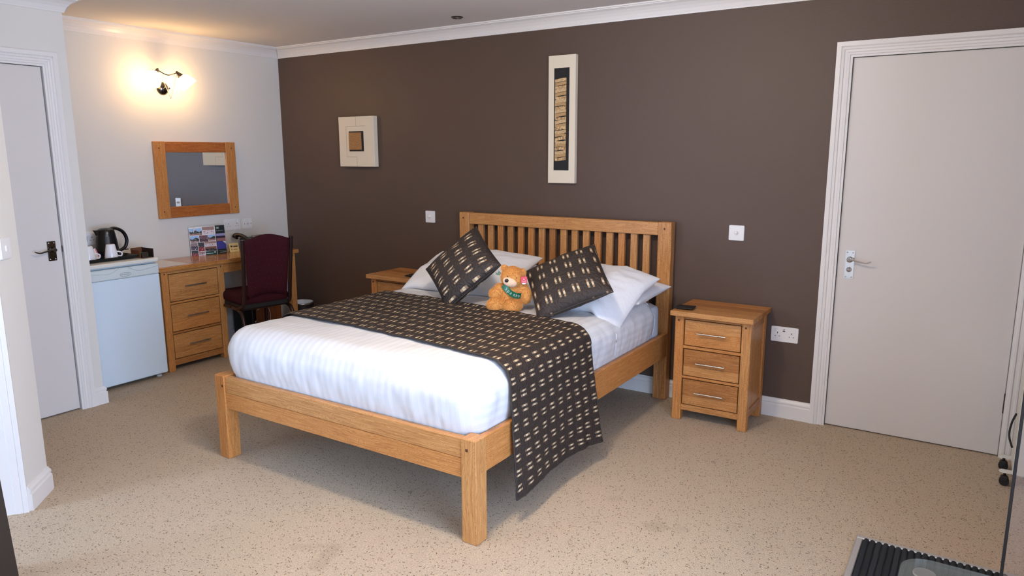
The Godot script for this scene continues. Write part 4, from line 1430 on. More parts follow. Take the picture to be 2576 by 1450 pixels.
func build_ceiling_lamp() -> void:
	# flush glass lamp over the foot of the bed, above the frame: it throws the short shadows under the knobs and handles
	var o := thing("ceiling_lamp", "round opal glass flush ceiling lamp above the foot of the bed", "ceiling lamp", Vector3(3.55, H, 2.2))
	part(o, "base_ring", lathe([Vector2(0.16, 0), Vector2(0.16, -0.02), Vector2(0.15, -0.022), Vector2(0.15, 0)], 40, true).done(), M.chrome)
	var g := mat(col(255, 248, 236), 0.4)
	g.emission_enabled = true
	g.emission = col(255, 232, 204)
	g.emission_energy_multiplier = 1.2
	part(o, "glass_bowl", lathe([Vector2(0, -0.085), Vector2(0.05, -0.082), Vector2(0.10, -0.066), Vector2(0.135, -0.042), Vector2(0.15, -0.018), Vector2(0.15, -0.002)], 40).done(true), g)
	var l := OmniLight3D.new()
	l.name = "lamp_light"
	l.light_color = col(255, 234, 208)
	l.light_energy = 2.4
	l.light_size = 0.12
	l.omni_range = 14.0
	l.omni_attenuation = 2.0
	l.shadow_enabled = true
	l.position = Vector3(0, -0.10, 0)
	o.add_child(l)

# ---------------------------------------------------------------- small things
func print_image() -> Image:
	# the leaflet's page of little photographs
	var im := Image.create(256, 256, false, Image.FORMAT_RGB8)
	im.fill(Color(0.92, 0.92, 0.92))
	var r := RandomNumberGenerator.new()
	r.seed = 91
	var shots := [[3, 12, 84, 60, 0], [90, 3, 84, 68, 1], [3, 78, 60, 58, 0], [66, 76, 58, 58, 2], [126, 74, 50, 54, 0], [3, 140, 46, 62, 3], [52, 138, 42, 80, 4], [97, 134, 80, 44, 1], [97, 180, 80, 40, 5], [3, 206, 46, 50, 4], [52, 222, 42, 34, 1]]
	for s in shots:
		for y in s[3]:
			for x in s[2]:
				var v: float = float(y) / s[3]
				var c := Color(0.2, 0.2, 0.25)
				if s[4] == 0:
					c = Color(0.62, 0.76, 0.92) if v < 0.4 + 0.12 * sin(x * 0.12) else (Color(0.10, 0.18, 0.12) if v < 0.72 else Color(0.62, 0.50, 0.46))
				elif s[4] == 1:
					c = Color(0.62, 0.50, 0.46) if v < 0.4 else Color(0.86, 0.82, 0.84)
				elif s[4] == 2:
					c = Color(0.45, 0.30, 0.32) if v < 0.5 else Color(0.30, 0.20, 0.24)
				elif s[4] == 3:
					c = Color(0.55, 0.48, 0.48) if v < 0.45 else Color(0.24, 0.22, 0.30)
				elif s[4] == 4:
					c = Color(0.22, 0.22, 0.24) if v < 0.55 else Color(0.58, 0.12, 0.14)
				else:
					c = Color(0.50, 0.34, 0.28) if v < 0.45 else Color(0.14, 0.10, 0.12)
				im.set_pixel(s[0] + x, s[1] + y, c)
		for k in 40:
			var px: int = s[0] + r.randi_range(0, s[2] - 8)
			var py: int = s[1] + r.randi_range(int(s[3] * 0.35), s[3] - 5)
			var c2 := [Color(0.9, 0.88, 0.88), Color(0.12, 0.10, 0.12), Color(0.6, 0.18, 0.2), Color(0.5, 0.42, 0.38)][r.randi_range(0, 3)] as Color
			im.fill_rect(Rect2i(px, py, r.randi_range(2, 7), r.randi_range(1, 4)), c2)
	im.fill_rect(Rect2i(97, 222, 80, 34), Color(0.10, 0.26, 0.22))
	im.fill_rect(Rect2i(102, 240, 50, 4), Color(0.85, 0.9, 0.88))
	im.fill_rect(Rect2i(158, 228, 10, 12), Color(0.8, 0.85, 0.82))
	im.fill_rect(Rect2i(180, 0, 76, 256), Color(0.12, 0.17, 0.17))
	im.fill_rect(Rect2i(190, 14, 20, 16), Color(0.66, 0.70, 0.68))
	for k in 5:
		im.fill_rect(Rect2i(190 + k * 12, 44, 5, 7), Color(0.62, 0.66, 0.64))
	im.fill_rect(Rect2i(184, 72, 72, 22), Color(0.62, 0.62, 0.80))
	im.fill_rect(Rect2i(184, 94, 72, 20), Color(0.22, 0.18, 0.26))
	im.fill_rect(Rect2i(184, 114, 72, 26), Color(0.62, 0.44, 0.44))
	im.fill_rect(Rect2i(184, 142, 72, 70), Color(0.26, 0.28, 0.62))
	for k in 26:
		im.fill_rect(Rect2i(229 + k, 142, 1, k), Color(0.9, 0.9, 0.92))
	im.fill_rect(Rect2i(190, 226, 60, 3), Color(0.5, 0.56, 0.54))
	im.fill_rect(Rect2i(200, 238, 50, 4), Color(0.7, 0.76, 0.74))
	return im

func page(a: Vector3, b: Vector3, h: float, lean: Vector3, u0: float, u1: float) -> MB:
	var o := MB.new()
	var up := Vector3(0, h, 0) + lean
	var n := (b - a).cross(up).normalized() * 0.0006
	o.quad(a + n, b + n, b + up + n, a + up + n, Vector2(u0, 1), Vector2(u1, 1), Vector2(u1, 0), Vector2(u0, 0))
	o.quad(b - n, a - n, a + up - n, b + up - n, Vector2(0.01, 0.01), Vector2(0.01, 0.01), Vector2(0.01, 0.01), Vector2(0.01, 0.01))
	o.quad(a - n, b - n, b + n, a + n)
	o.quad(b - n, b + up - n, b + up + n, b + n)
	o.quad(a + up - n, a - n, a + n, a + up + n)
	o.quad(b + up - n, a + up - n, a + up + n, b + up + n)
	return o

func build_small_things() -> void:
	var dt := 0.7455
	# leaflet of photographs standing folded on the desk
	var pm := mat(Color(1, 1, 1), 0.3)
	pm.albedo_texture = tex(print_image())
	pm.texture_repeat = false
	var o := thing("photo_leaflet", "folded glossy leaflet covered in small photographs standing on the desk", "leaflet", Vector3(0.07, dt, 0.82))
	part(o, "page", page(Vector3(-0.038, 0, 0.128), Vector3(0.024, 0, -0.052), 0.218, Vector3(-0.012, 0, 0), 0.0, 0.70).done(), pm)
	part(o, "page", page(Vector3(0.024, 0, -0.052), Vector3(0.040, 0, -0.124), 0.222, Vector3(-0.012, 0, 0), 0.70, 1.0).done(), pm)
	part(o, "back_leaf", page(Vector3(-0.058, 0, -0.08), Vector3(-0.058, 0, 0.10), 0.222, Vector3(0.026, 0, 0), 0.01, 0.012).done(), M.plastic)
	# little tent card
	var cm := mat(Color(1, 1, 1), 0.5)
	var ci := Image.create(64, 48, false, Image.FORMAT_RGB8)
	ci.fill(Color(0.93, 0.86, 0.62))
	ci.fill_rect(Rect2i(7, 8, 50, 14), Color(0.80, 0.72, 0.52))
	ci.fill_rect(Rect2i(9, 13, 12, 8), Color(0.16, 0.13, 0.10))
	ci.fill_rect(Rect2i(28, 15, 28, 6), Color(0.20, 0.15, 0.10))
	ci.fill_rect(Rect2i(10, 30, 7, 8), Color(0.66, 0.60, 0.44))
	ci.fill_rect(Rect2i(26, 33, 26, 3), Color(0.62, 0.56, 0.42))
	cm.albedo_texture = tex(ci)
	cm.texture_repeat = false
	o = thing("tent_card", "small cream tent card on the desk between the leaflet and the telephone", "card", Vector3(0.085, dt, 0.605))
	part(o, "front_leaf", page(Vector3(-0.012, 0, 0.036), Vector3(0.010, 0, -0.036), 0.066, Vector3(-0.020, 0, -0.005), 0, 1).done(), cm)
	part(o, "back_leaf", page(Vector3(-0.030, 0, -0.045), Vector3(-0.052, 0, 0.027), 0.066, Vector3(0.020, 0, 0.005), 0.01, 0.02).done(), cm)
	# telephone
	o = thing("telephone", "black desk telephone with its handset, half hidden by the burgundy chair", "telephone", Vector3(0.15, dt, 0.46))
	var wedge := PackedVector2Array([Vector2(-0.09, 0), Vector2(0.09, 0), Vector2(0.09, 0.022), Vector2(-0.07, 0.105), Vector2(-0.09, 0.100)])
	part(o, "base", slab(wedge, 0.20).done(), M.black, Vector3(0, 0, -0.125))
	part(o, "display", box(Vector3(-0.052, 0.0, -0.10), Vector3(-0.02, 0.006, 0.0), 0.001), mat(col(120, 124, 120), 0.3), Vector3(0, 0.090, 0), Basis(Vector3.BACK, -0.47))
	part(o, "handset", tube(curve([Vector3(-0.085, 0.105, 0.125), Vector3(-0.072, 0.130, 0.110), Vector3(-0.02, 0.118, 0.090), Vector3(0.05, 0.078, 0.080), Vector3(0.085, 0.055, 0.080)], 6), [0.026, 0.030, 0.032, 0.032, 0.030, 0.027, 0.023, 0.021, 0.020, 0.020, 0.020, 0.020, 0.020, 0.020, 0.021, 0.023, 0.026, 0.029, 0.031, 0.031, 0.030, 0.028, 0.025, 0.022, 0.018], 12, 0.8).done(true), M.black)
	for j in 3:
		for k in 4:
			part(o, "key", bx(Vector3(0, 0, 0), Vector3(0.010, 0.004, 0.014), 0.001).done(), mat(col(70, 70, 74), 0.5), Vector3(0.0 + k * 0.016, 0.068 - k * 0.0083, -0.02 - j * 0.022), Basis(Vector3.BACK, -0.47))
	# pale mat on the desk beside the fridge
	single("desk_mat", box(Vector3(0.03, dt, 1.19), Vector3(0.36, dt + 0.003, 1.415), 0.001), mat(col(214, 206, 194), 0.25), "pale sheet lying flat on the desk end beside the fridge", "desk mat", Vector3.ZERO, Basis())
	# tray with the tea things on the fridge
	var ft := 0.8265
	var trim_ := thing("tray", "black serving tray with flared rim on top of the fridge", "tray", Vector3(0.195, ft, 1.706))
	var tb := bx(Vector3(-0.125, 0, -0.150), Vector3(0.125, 0.005, 0.150), 0.001)
	part(trim_, "tray_base", tb.done(), M.black)
	var rim := MB.new()
	var rp := [Vector3(0.125, 0.004, -0.150), Vector3(0.125, 0.004, 0.150), Vector3(-0.125, 0.004, 0.150), Vector3(-0.125, 0.004, -0.150)]
	for k in 4:
		var a: Vector3 = rp[k]
		var b: Vector3 = rp[(k + 1) % 4]
		var ao := Vector3(signf(a.x) * 0.022, 0.020, signf(a.z) * 0.026)
		var bo := Vector3(signf(b.x) * 0.022, 0.020, signf(b.z) * 0.026)
		var th := Vector3(0, 0.004, 0)
		rim.quad(b, a, a + ao, b + bo)
		rim.quad(a - th, b - th, b + bo - th, a + ao - th)
		rim.quad(a + ao, a + ao - th, b + bo - th, b + bo)
	part(trim_, "tray_rim", rim.done(), M.black)
	var tt := ft + 0.0055
	# kettle
	var ke := thing("kettle", "black electric jug kettle on the tray", "kettle", Vector3(0.150, tt, 1.632))
	part(ke, "power_base", lathe([Vector2(0, 0), Vector2(0.074, 0), Vector2(0.074, 0.012), Vector2(0.068, 0.018), Vector2(0, 0.018)], 32).done(), M.black_matt)
	part(ke, "jug", lathe([Vector2(0.066, 0.019), Vector2(0.070, 0.030), Vector2(0.069, 0.06), Vector2(0.064, 0.11), Vector2(0.057, 0.155), Vector2(0.052, 0.176), Vector2(0.047, 0.186), Vector2(0.030, 0.193), Vector2(0, 0.196)], 36).done(true), M.black)
	part(ke, "spout", slab(PackedVector2Array([Vector2(0, 0.130), Vector2(0.018, 0.172), Vector2(0.026, 0.184), Vector2(-0.01, 0.184), Vector2(-0.012, 0.130)]), 0.030).done(), M.black, Vector3(0.015, 0, 0.050), Basis(Vector3.UP, -PI / 2))
	var hp := curve([Vector3(0, 0.182, -0.020), Vector3(0, 0.188, -0.062), Vector3(0, 0.162, -0.112), Vector3(0, 0.110, -0.136), Vector3(0, 0.058, -0.122), Vector3(0, 0.032, -0.076)], 6)
	part(ke, "handle", tube(hp, 0.011, 12, 1.2, Vector3.RIGHT).done(true), M.black)
	part(ke, "water_window", box(Vector3(0.056, 0.075, 0.012), Vector3(0.066, 0.142, 0.032), 0.004), mat(col(96, 98, 104), 0.2))
	part(ke, "switch_tab", box(Vector3(-0.006, 0.036, -0.142), Vector3(0.006, 0.042, -0.100), 0.002), M.black)
	# upturned mug and a cup with sachets
	var prof := [Vector2(0.041, 0.0), Vector2(0.041, 0.004), Vector2(0.038, 0.030), Vector2(0.033, 0.060), Vector2(0.028, 0.088), Vector2(0.026, 0.096), Vector2(0.022, 0.0985), Vector2(0.0, 0.0985)]
	for s in [[Vector3(0.268, tt, 1.672), "white china mug standing upside down in front of the kettle"], [Vector3(0.262, tt, 1.812), "white china mug half hidden by the en-suite wall, next to the sachets"]]:
		var mg := thing("mug", s[0 + 1], "mug", s[0])
		part(mg, "mug_body", lathe(prof, 32).done(true), M.china)
		part(mg, "mug_handle", tube(curve([Vector3(0.018, 0.022, -0.030), Vector3(0.024, 0.018, -0.052), Vector3(0.024, 0.040, -0.056), Vector3(0.016, 0.050, -0.026)], 6), 0.0045, 10).done(true), M.china)
	for s in [[Vector3(0.215, tt + 0.01, 1.742), 0.35, col(244, 236, 214), "cream sugar sachet with a pink end standing by the mugs", 0.0], [Vector3(0.222, tt + 0.01, 1.780), 0.1, col(226, 176, 44), "yellow tea sachet standing by the mugs", 0.2]]:
		var sa := thing("sachet", s[3], "sachet", s[0], s[4])
		part(sa, "packet", box(Vector3(-0.002, -0.008, -0.022), Vector3(0.002, 0.062, 0.022), 0.0015), mat(s[2], 0.5), Vector3.ZERO, Basis(Vector3.RIGHT, s[1]))
		if s[1] > 0.2:
			part(sa, "pink_end", box(Vector3(-0.0024, -0.006, -0.023), Vector3(0.0024, 0.060, -0.014), 0.0015), mat(col(226, 120, 150), 0.5), Vector3.ZERO, Basis(Vector3.RIGHT, s[1]))
	# open wooden box of green packets at the fridge corner
	var bo := thing("wooden_caddy", "open dark wooden caddy box at the fridge corner near the desk", "box", Vector3(0.330, ft, 1.487))
	var bw := mat(col(110, 66, 40), 0.5)
	var bd := mat(col(46, 30, 24), 0.5)
	part(bo, "floor_board", box(Vector3(-0.085, 0, -0.036), Vector3(0.045, 0.004, 0.038), 0.001), bd)
	part(bo, "side_board", box(Vector3(-0.085, 0, -0.041), Vector3(0.045, 0.058, -0.035), 0.001), bd)
	part(bo, "side_board", box(Vector3(-0.085, 0, 0.034), Vector3(0.020, 0.052, 0.040), 0.001), bw)
	part(bo, "back_board", box(Vector3(-0.090, 0, -0.041), Vector3(-0.084, 0.060, 0.040), 0.001), bw)
	part(bo, "front_board", box(Vector3(0.040, 0, 0.0), Vector3(0.046, 0.040, 0.040), 0.001), bd)
	single("green_packet", box(Vector3(-0.03, 0, -0.018), Vector3(0.03, 0.026, 0.018), 0.003), mat(col(30, 120, 84), 0.5), "small green packet inside the open wooden caddy", "packet", Vector3(0.318, ft + 0.0045, 1.485))
	# waste bin in the corner
	var bi := thing("waste_bin", "dark round waste bin with a white liner in the corner past the desk", "bin", Vector3(0.275, 0, 0.128))
	part(bi, "bin_body", lathe([Vector2(0, 0.003), Vector2(0.078, 0.0), Vector2(0.098, 0.272), Vector2(0.094, 0.272), Vector2(0.075, 0.006), Vector2(0, 0.006)], 32).done(), mat(col(34, 26, 24), 0.5))
	part(bi, "rim", lathe([Vector2(0.099, 0.268), Vector2(0.1005, 0.274), Vector2(0.099, 0.280), Vector2(0.094, 0.280), Vector2(0.094, 0.268)], 32, true).done(true), M.steel)
	part(bi, "liner", lathe([Vector2(0.094, 0.279), Vector2(0.090, 0.24), Vector2(0.080, 0.20), Vector2(0.0, 0.19)], 24).done(true), mat(col(228, 230, 234), 0.6))
	# low chest under the desk with its white lead
	var ch := thing("wooden_chest", "low brown plank chest with a black edge under the desk", "chest", Vector3(0.16, 0, 0.49))
	for k in 4:
		part(ch, "plank", box(Vector3(0.098, 0.005, -0.145 + k * 0.062), Vector3(0.116, 0.385, -0.085 + k * 0.062), 0.001, 1), wood_mat(M.oak[0].albedo_texture, [col(172, 138, 112), col(164, 130, 106), col(168, 132, 106), col(160, 126, 102)][k], 0.55))
	part(ch, "carcass", box(Vector3(-0.12, 0.0, -0.142), Vector3(0.098, 0.388, 0.10), 0.002, 1), wood_mat(M.oak[0].albedo_texture, col(164, 130, 106), 0.55))
	part(ch, "edge_post", box(Vector3(-0.12, 0.0, 0.103), Vector3(0.118, 0.388, 0.140), 0.003), M.black)
	part(ch, "bolt", lathe([Vector2(0.008, 0), Vector2(0.007, 0.003), Vector2(0, 0.004)], 14).done(true), M.steel, Vector3(0.118, 0.200, 0.112), Basis(Vector3.BACK, -PI / 2))
	single("white_cable", tube(curve([Vector3(0.283, 0.290, 0.585), Vector3(0.290, 0.312, 0.540), Vector3(0.290, 0.285, 0.480), Vector3(0.290, 0.200, 0.470), Vector3(0.290, 0.06, 0.495), Vector3(0.300, 0.004, 0.53)], 8), 0.0018, 8).done(true), M.plastic, "thin white cable looping down in front of the plank chest", "cable")

func build_right_corner() -> void:
	# white panel heater on castors beside the door hinges
	var o := thing("panel_heater", "white panel heater on black castors standing beside the flat white door", "heater", Vector3(5.29, 0, 0.26))
	var hw := mat(col(222, 220, 210), 0.4)
	part(o, "panel", box(Vector3(-0.036, 0.062, -0.115), Vector3(0.045, 0.70, 0.125), 0.006), hw)
	for z in [-0.098, 0.098]:
		part(o, "foot_bracket", slab(round_rect(0.17, 0.034, 0.016), 0.006).done(), hw, Vector3(0.0, 0.064, z), Basis(Vector3.RIGHT, -PI / 2))
		for x in [-0.062, 0.062]:
			var c := Node3D.new()
			c.name = "castor"
			c.position = Vector3(x, 0, z)
			o.add_child(c, true)
			part(c, "stem", lathe([Vector2(0.006, 0.040), Vector2(0.006, 0.066), Vector2(0, 0.067)], 12).done(), M.black)
			part(c, "hood", bx(Vector3(-0.016, 0.018, -0.015), Vector3(0.016, 0.046, 0.015), 0.006).done(), M.black_matt)
			part(c, "wheel", lathe([Vector2(0, -0.013), Vector2(0.019, -0.013), Vector2(0.020, -0.010), Vector2(0.020, 0.010), Vector2(0.019, 0.013), Vector2(0, 0.013)], 20).done(), M.black_matt, Vector3(0, 0.020, 0), Basis(Vector3.RIGHT, PI / 2))
	part(o, "flex", tube(curve([Vector3(-0.038, 0.30, -0.06), Vector3(-0.052, 0.25, -0.06), Vector3(-0.056, 0.19, -0.05), Vector3(-0.040, 0.14, -0.03)], 8), 0.0045, 8).done(true), M.black_matt)
	# ribbed door mat in an aluminium frame
	var m := thing("door_mat", "charcoal ribbed door mat in an aluminium edge frame", "mat", Vector3(5.115, 0, 1.66))
	var w := 0.385
	var d := 0.44
	for q in [[-w, -d, w, -d + 0.024], [-w, d - 0.024, w, d], [-w, -d + 0.024, -w + 0.024, d - 0.024], [w - 0.024, -d + 0.024, w, d - 0.024]]:
		part(m, "edge_strip", box(Vector3(q[0], 0.001, q[1]), Vector3(q[2], 0.012, q[3]), 0.003), mat(col(196, 194, 190), 0.35, 0.7))
	part(m, "backing", box(Vector3(-w + 0.024, 0.001, -d + 0.024), Vector3(w - 0.024, 0.006, d - 0.024), 0), M.black_matt)
	var rib_m := [mat(col(44, 48, 52), 0.95), mat(col(38, 42, 46), 0.95), mat(col(52, 56, 60), 0.95)]
	for r in rib_m:
		bump(r, 17, 0.12, 0.5, Vector3.ONE * 8.0)
	var ribs := int((2 * w - 0.05) / 0.0225)
	for k in ribs:
		var x := -w + 0.026 + k * 0.0225
		var nzp := []
		for j in 23:
			nzp.append(Vector3(x + 0.0105 + rng.randf_range(-0.0012, 0.0012), 0.0065, lerpf(-d + 0.024 + rng.randf_range(-0.004, 0.002), d - 0.024, j / 22.0)))
		part(m, "rib", tube(nzp, 0.0098, 8, 0.95).done(true), rib_m[k % 3])
	# glass screen edge
	var gl := mat(Color(0.55, 0.46, 0.44, 0.16), 0.03)
	gl.transparency = BaseMaterial3D.TRANSPARENCY_ALPHA
	var s := thing("glass_screen", "upright glass screen with a black edge beside the door mat", "glass screen", Vector3(5.50, 0, 1.72))
	part(s, "glass_pane", box(Vector3(-0.322, 0.013, -0.004), Vector3(0.04, 1.25, 0.004), 0.001), gl)
	part(s, "edge_seal", box(Vector3(-0.330, 0.013, -0.006), Vector3(-0.322, 1.25, 0.006), 0.001), M.black_matt)
	# low glass table in front of it
	var t := thing("glass_table", "low glass table with rounded corners standing over the door mat", "glass table", Vector3(5.22, 0, 2.41))
	var gt := mat(Color(0.36, 0.42, 0.39, 0.14), 0.04)
	gt.transparency = BaseMaterial3D.TRANSPARENCY_ALPHA
	part(t, "glass_top", slab(round_rect(0.58, 0.52, 0.07, 8), 0.010).done(), gt, Vector3(0, 0.450, 0), Basis(Vector3.RIGHT, -PI / 2))
	for x in [-0.235, 0.235]:
		for z in [-0.205, 0.205]:
			part(t, "leg", lathe([Vector2(0, 0), Vector2(0.018, 0), Vector2(0.018, 0.444), Vector2(0.026, 0.444), Vector2(0.026, 0.449), Vector2(0, 0.449)], 20).done(), M.steel, Vector3(x, 0, z))
	# tall oak wardrobe beside the patio door, outside the frame: it keeps the daylight off the right end of the brown wall
	var wr := thing("wardrobe", "tall two-door oak wardrobe standing beside the patio door", "wardrobe", Vector3(5.95, 0, 1.62))
	part(wr, "carcass", box(Vector3(-0.38, 0.06, -0.72), Vector3(0.42, 2.08, 0.72), 0.004, 1), oak(2))
	part(wr, "plinth", box(Vector3(-0.37, 0, -0.70), Vector3(0.42, 0.06, 0.70), 0.002, 2), oak(0))
	part(wr, "cornice", box(Vector3(-0.42, 2.08, -0.75), Vector3(0.42, 2.13, 0.75), 0.006, 2), oak(3))
	for q in [[-0.715, -0.004], [0.004, 0.715]]:
		var dr := part(wr, "door", box(Vector3(-0.402, 0.075, q[0]), Vector3(-0.381, 2.07, q[1]), 0.003, 1), oak(1))
		var hz: float = q[1] - 0.05 if q[0] < 0 else q[0] + 0.05
		part(dr, "handle", tube([Vector3(-0.425, 0.95, hz), Vector3(-0.425, 1.15, hz)], 0.006, 10).done(true), M.steel)
	# dark stool at the left edge of the view: only one tapering leg comes into the picture
	var c := thing("wooden_stool", "dark brown wooden stool of which one leg shows on the near carpet", "stool", Vector3(2.245, 0, 3.385))
	var dk := mat(col(40, 30, 22), 0.35)
	part(c, "seat", box(Vector3(-0.15, 0.65, -0.15), Vector3(0.15, 0.685, 0.15), 0.008), dk)
	for x in [-0.125, 0.125]:
		for z in [-0.125, 0.125]:
			var lg := MB.new()
			var lo := 0.042
			var hi := 0.022
			var q := [Vector3(-1, 0, -1), Vector3(1, 0, -1), Vector3(1, 0, 1), Vector3(-1, 0, 1)]
			for k in 4:
				var a: Vector3 = q[k]
				var b: Vector3 = q[(k + 1) % 4]
				lg.quad(b * lo, a * lo, a * hi + Vector3(0, 0.65, 0), b * hi + Vector3(0, 0.65, 0))
			lg.quad(q[0] * lo, q[1] * lo, q[2] * lo, q[3] * lo)
			part(c, "leg", lg.done(), dk, Vector3(x, 0, z))

# ---------------------------------------------------------------- the bear
var bear: Array
func bear_field(q: Vector3) -> float:
	var d := 1.0
	for e in bear:
		var c: Vector3 = e[0]
		var r: Vector3 = e[1]
		var l := (q - c) / r
		var k := l.length()
		var dist := (k - 1.0) * minf(r.x, minf(r.y, r.z)) if k > 0.0001 else -r.x
		var h := clampf(0.5 + 0.5 * (d - dist) / 0.010, 0.0, 1.0)
		d = lerpf(d, dist, h) - 0.010 * h * (1.0 - h)
	return d

func build_teddy() -> void:
	var o := thing("teddy_bear", "golden plush teddy bear with a green sash sitting between the cushions", "soft toy", Vector3(2.935, 0.672, 0.985), 0.578)
	# centre and radii; x to the bear's left in the picture's right, z towards the viewer
	bear = [
		[Vector3(0.004, 0.078, 0.0), Vector3(0.068, 0.070, 0.058)],
		[Vector3(0.010, 0.110, 0.0), Vector3(0.052, 0.050, 0.046)],
		[Vector3(0.014, 0.182, 0.008), Vector3(0.061, 0.056, 0.054)],
		[Vector3(-0.032, 0.232, 0.0), Vector3(0.017, 0.016, 0.011)],
		[Vector3(0.069, 0.205, 0.004), Vector3(0.017, 0.022, 0.012)],
		[Vector3(-0.056, 0.118, 0.012), Vector3(0.030, 0.030, 0.028)],
		[Vector3(-0.078, 0.095, 0.022), Vector3(0.034, 0.030, 0.028)],
		[Vector3(0.068, 0.122, 0.010), Vector3(0.030, 0.032, 0.028)],
		[Vector3(0.084, 0.085, 0.020), Vector3(0.030, 0.046, 0.030)],
		[Vector3(-0.045, 0.042, 0.035), Vector3(0.045, 0.034, 0.045)],
		[Vector3(-0.076, 0.042, 0.062), Vector3(0.047, 0.038, 0.036)],
		[Vector3(0.022, 0.036, 0.045), Vector3(0.044, 0.034, 0.045)],
		[Vector3(0.006, 0.036, 0.082), Vector3(0.043, 0.035, 0.034)],
	]
	var lump := noise(44, 60.0, 2)
	var body := nets(func(q: Vector3) -> float: return bear_field(q) + 0.0022 * lump.get_noise_3dv(q), Vector3(-0.14, -0.01, -0.08), Vector3(0.14, 0.27, 0.14), 0.006)
	var bm := part(o, "plush_body", body.done(true), M.fur)
	# short fur
	var tuft := MB.new()
	for k in 3:
		var a := TAU * k / 3
		var b := TAU * (k + 1) / 3
		tuft.tri(Vector3(cos(a) * 0.0012, 0, -sin(a) * 0.0012), Vector3(cos(b) * 0.0012, 0, -sin(b) * 0.0012), Vector3(0, 0.0075, 0))
	var mm := MultiMesh.new()
	mm.transform_format = MultiMesh.TRANSFORM_3D
	mm.use_colors = true
	mm.mesh = tuft.done(true)
	var tr := []
	for k in range(0, body.ix.size(), 3):
		var a := body.v[body.ix[k]]
		var b := body.v[body.ix[k + 1]]
		var c := body.v[body.ix[k + 2]]
		var n := (b - a).cross(c - a).normalized()
		for j in 2:
			var u := rng.randf()
			var w := rng.randf() * (1.0 - u)
			var p := a + (b - a) * u + (c - a) * w
			if p.y < 0.006:
				continue
			var yb := (n + Vector3(rng.randf_range(-0.5, 0.5), rng.randf_range(-0.75, 0.25), rng.randf_range(-0.5, 0.5))).normalized()
			var xb := yb.cross(Vector3(0.3, 0.2, 0.9)).normalized()
			tr.append(Transform3D(Basis(xb, yb, xb.cross(yb)) * Basis.from_scale(Vector3.ONE * rng.randf_range(0.7, 1.3)), p - n * 0.0015))
	mm.instance_count = tr.size()
	for k in tr.size():
		mm.set_instance_transform(k, tr[k])
		var g := rng.randf_range(0.8, 1.15)
		mm.set_instance_color(k, Color(g, g * rng.randf_range(0.95, 1.03), g))
	var fm := mat(col(226, 164, 92), 0.9, 0.0, 0.2)
	fm.vertex_color_use_as_albedo = true
	var fur := MultiMeshInstance3D.new()
	fur.name = "fur"
	fur.multimesh = mm
	fur.material_override = fm
	fur.set_meta("kind", "stuff")
	bm.add_child(fur, true)
	# face
	var ball := SphereMesh.new()
	ball.radius = 1.0
	ball.height = 2.0
	ball.radial_segments = 24
	ball.rings = 12
	part(o, "muzzle", ball, M.muzzle, Vector3(0.000, 0.163, 0.050), Basis(Vector3.BACK, -0.35) * Basis.from_scale(Vector3(0.040, 0.027, 0.024)))
	part(o, "nose", ball, mat(col(40, 26, 20), 0.35), Vector3(-0.017, 0.174, 0.071), Basis.from_scale(Vector3(0.0105, 0.0098, 0.007)))
	part(o, "mouth", tube(curve([Vector3(0.008, 0.148, 0.071), Vector3(0.014, 0.150, 0.070), Vector3(0.018, 0.154, 0.067)], 4), 0.0008, 6).done(true), mat(col(120, 84, 64), 0.8))
	for e in [Vector3(-0.012, 0.194, 0.058), Vector3(0.036, 0.186, 0.056)]:
		part(o, "eye", ball, mat(col(70, 44, 26), 0.2), e, Basis.from_scale(Vector3(0.0032, 0.0032, 0.003)))
	# sash with its lettering
	var sash := MB.new()
	var n := 16
	var e0 := Vector3(-0.036, 0.146, 0.046)
	var e1 := Vector3(0.058, 0.088, 0.050)
	var path := []
	for k in n + 1:
		var t := float(k) / n
		path.append(e0.lerp(e1, t) + Vector3(0, -0.014 * sin(t * PI), 0.026 * sin(t * PI)))
	for k in n + 1:
		var d: Vector3 = (path[mini(k + 1, n)] - path[maxi(k - 1, 0)]).normalized()
		var up := Vector3(0.35, 0.92, 0.1)
		up = (up - d * up.dot(d)).normalized()
		sash.p(path[k] + up * 0.015)
		sash.p(path[k] - up * 0.016)
	for k in n:
		var a := k * 2
		sash.ix.append_array(PackedInt32Array([a, a + 1, a + 3, a, a + 3, a + 2]))
	var back := sash.v.duplicate()
	var nb := sash.v.size()
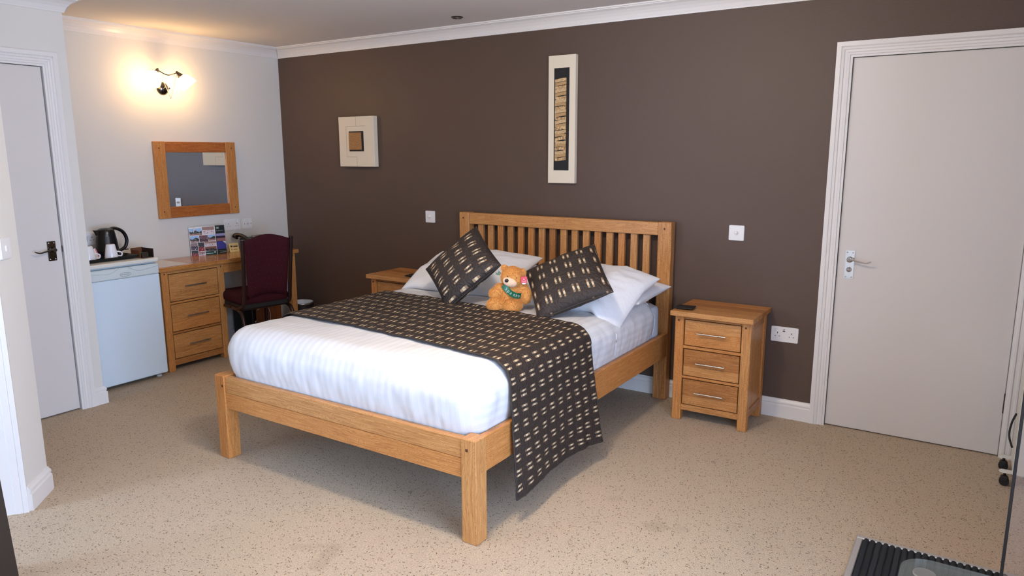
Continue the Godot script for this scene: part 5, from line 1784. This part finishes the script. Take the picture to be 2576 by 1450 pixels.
	for q in back:
		sash.p(q - Vector3(0, 0, 0.001))
	for k in n:
		var a := nb + k * 2
		sash.ix.append_array(PackedInt32Array([a, a + 3, a + 1, a, a + 2, a + 3]))
	var sm := part(o, "sash", sash.done(true), mat(col(22, 96, 66), 0.28))
	var font := SystemFont.new()
	font.font_names = PackedStringArray(["Droid Sans"])
	var word := "Spanho"
	for k in word.length():
		var tm := TextMesh.new()
		tm.text = word[k]
		tm.font = font
		tm.font_size = 16
		tm.pixel_size = 0.0013
		tm.depth = 0.0004
		var t := 0.20 + 0.145 * k
		var i := clampi(int(t * n), 1, n - 1)
		var d: Vector3 = (path[i + 1] - path[i - 1]).normalized()
		var zz := d.cross(Vector3.UP)
		zz = (Vector3(0, 0, 1) - d * d.z).normalized()
		part(sm, "letter", tm, mat(col(196, 220, 206), 0.5), path[i] + zz * 0.0016, Basis(d, zz.cross(d), zz))
	# swing tag by the ear
	var tg := part(o, "swing_tag", slab(round_rect(0.033, 0.034, 0.004), 0.001).done(), mat(col(214, 28, 44), 0.35), Vector3(0.074, 0.176, 0.056), Basis(Vector3.UP, 0.1))
	part(tg, "white_backing", slab(round_rect(0.027, 0.030, 0.013), 0.0008).done(), M.plastic, Vector3(0, -0.010, -0.0012))
	var am := TextMesh.new()
	am.text = "A"
	am.font = font
	am.font_size = 16
	am.pixel_size = 0.0008
	am.depth = 0.0004
	part(tg, "letter", am, M.plastic, Vector3(0, 0.003, 0.0014))
	part(tg, "smile_line", tube(curve([Vector3(-0.011, -0.005, 0.0012), Vector3(0, -0.011, 0.0012), Vector3(0.011, -0.005, 0.0012)], 6), 0.0011, 6).done(true), M.plastic)
	part(o, "ear_ribbon", slab(PackedVector2Array([Vector2(0, 0), Vector2(0.022, -0.004), Vector2(0.030, 0.010), Vector2(0.018, 0.022), Vector2(0.012, 0.010), Vector2(-0.004, 0.012), Vector2(0.004, 0.006)]), 0.0015).done(), mat(col(96, 116, 96), 0.6), Vector3(-0.077, 0.196, 0.010))
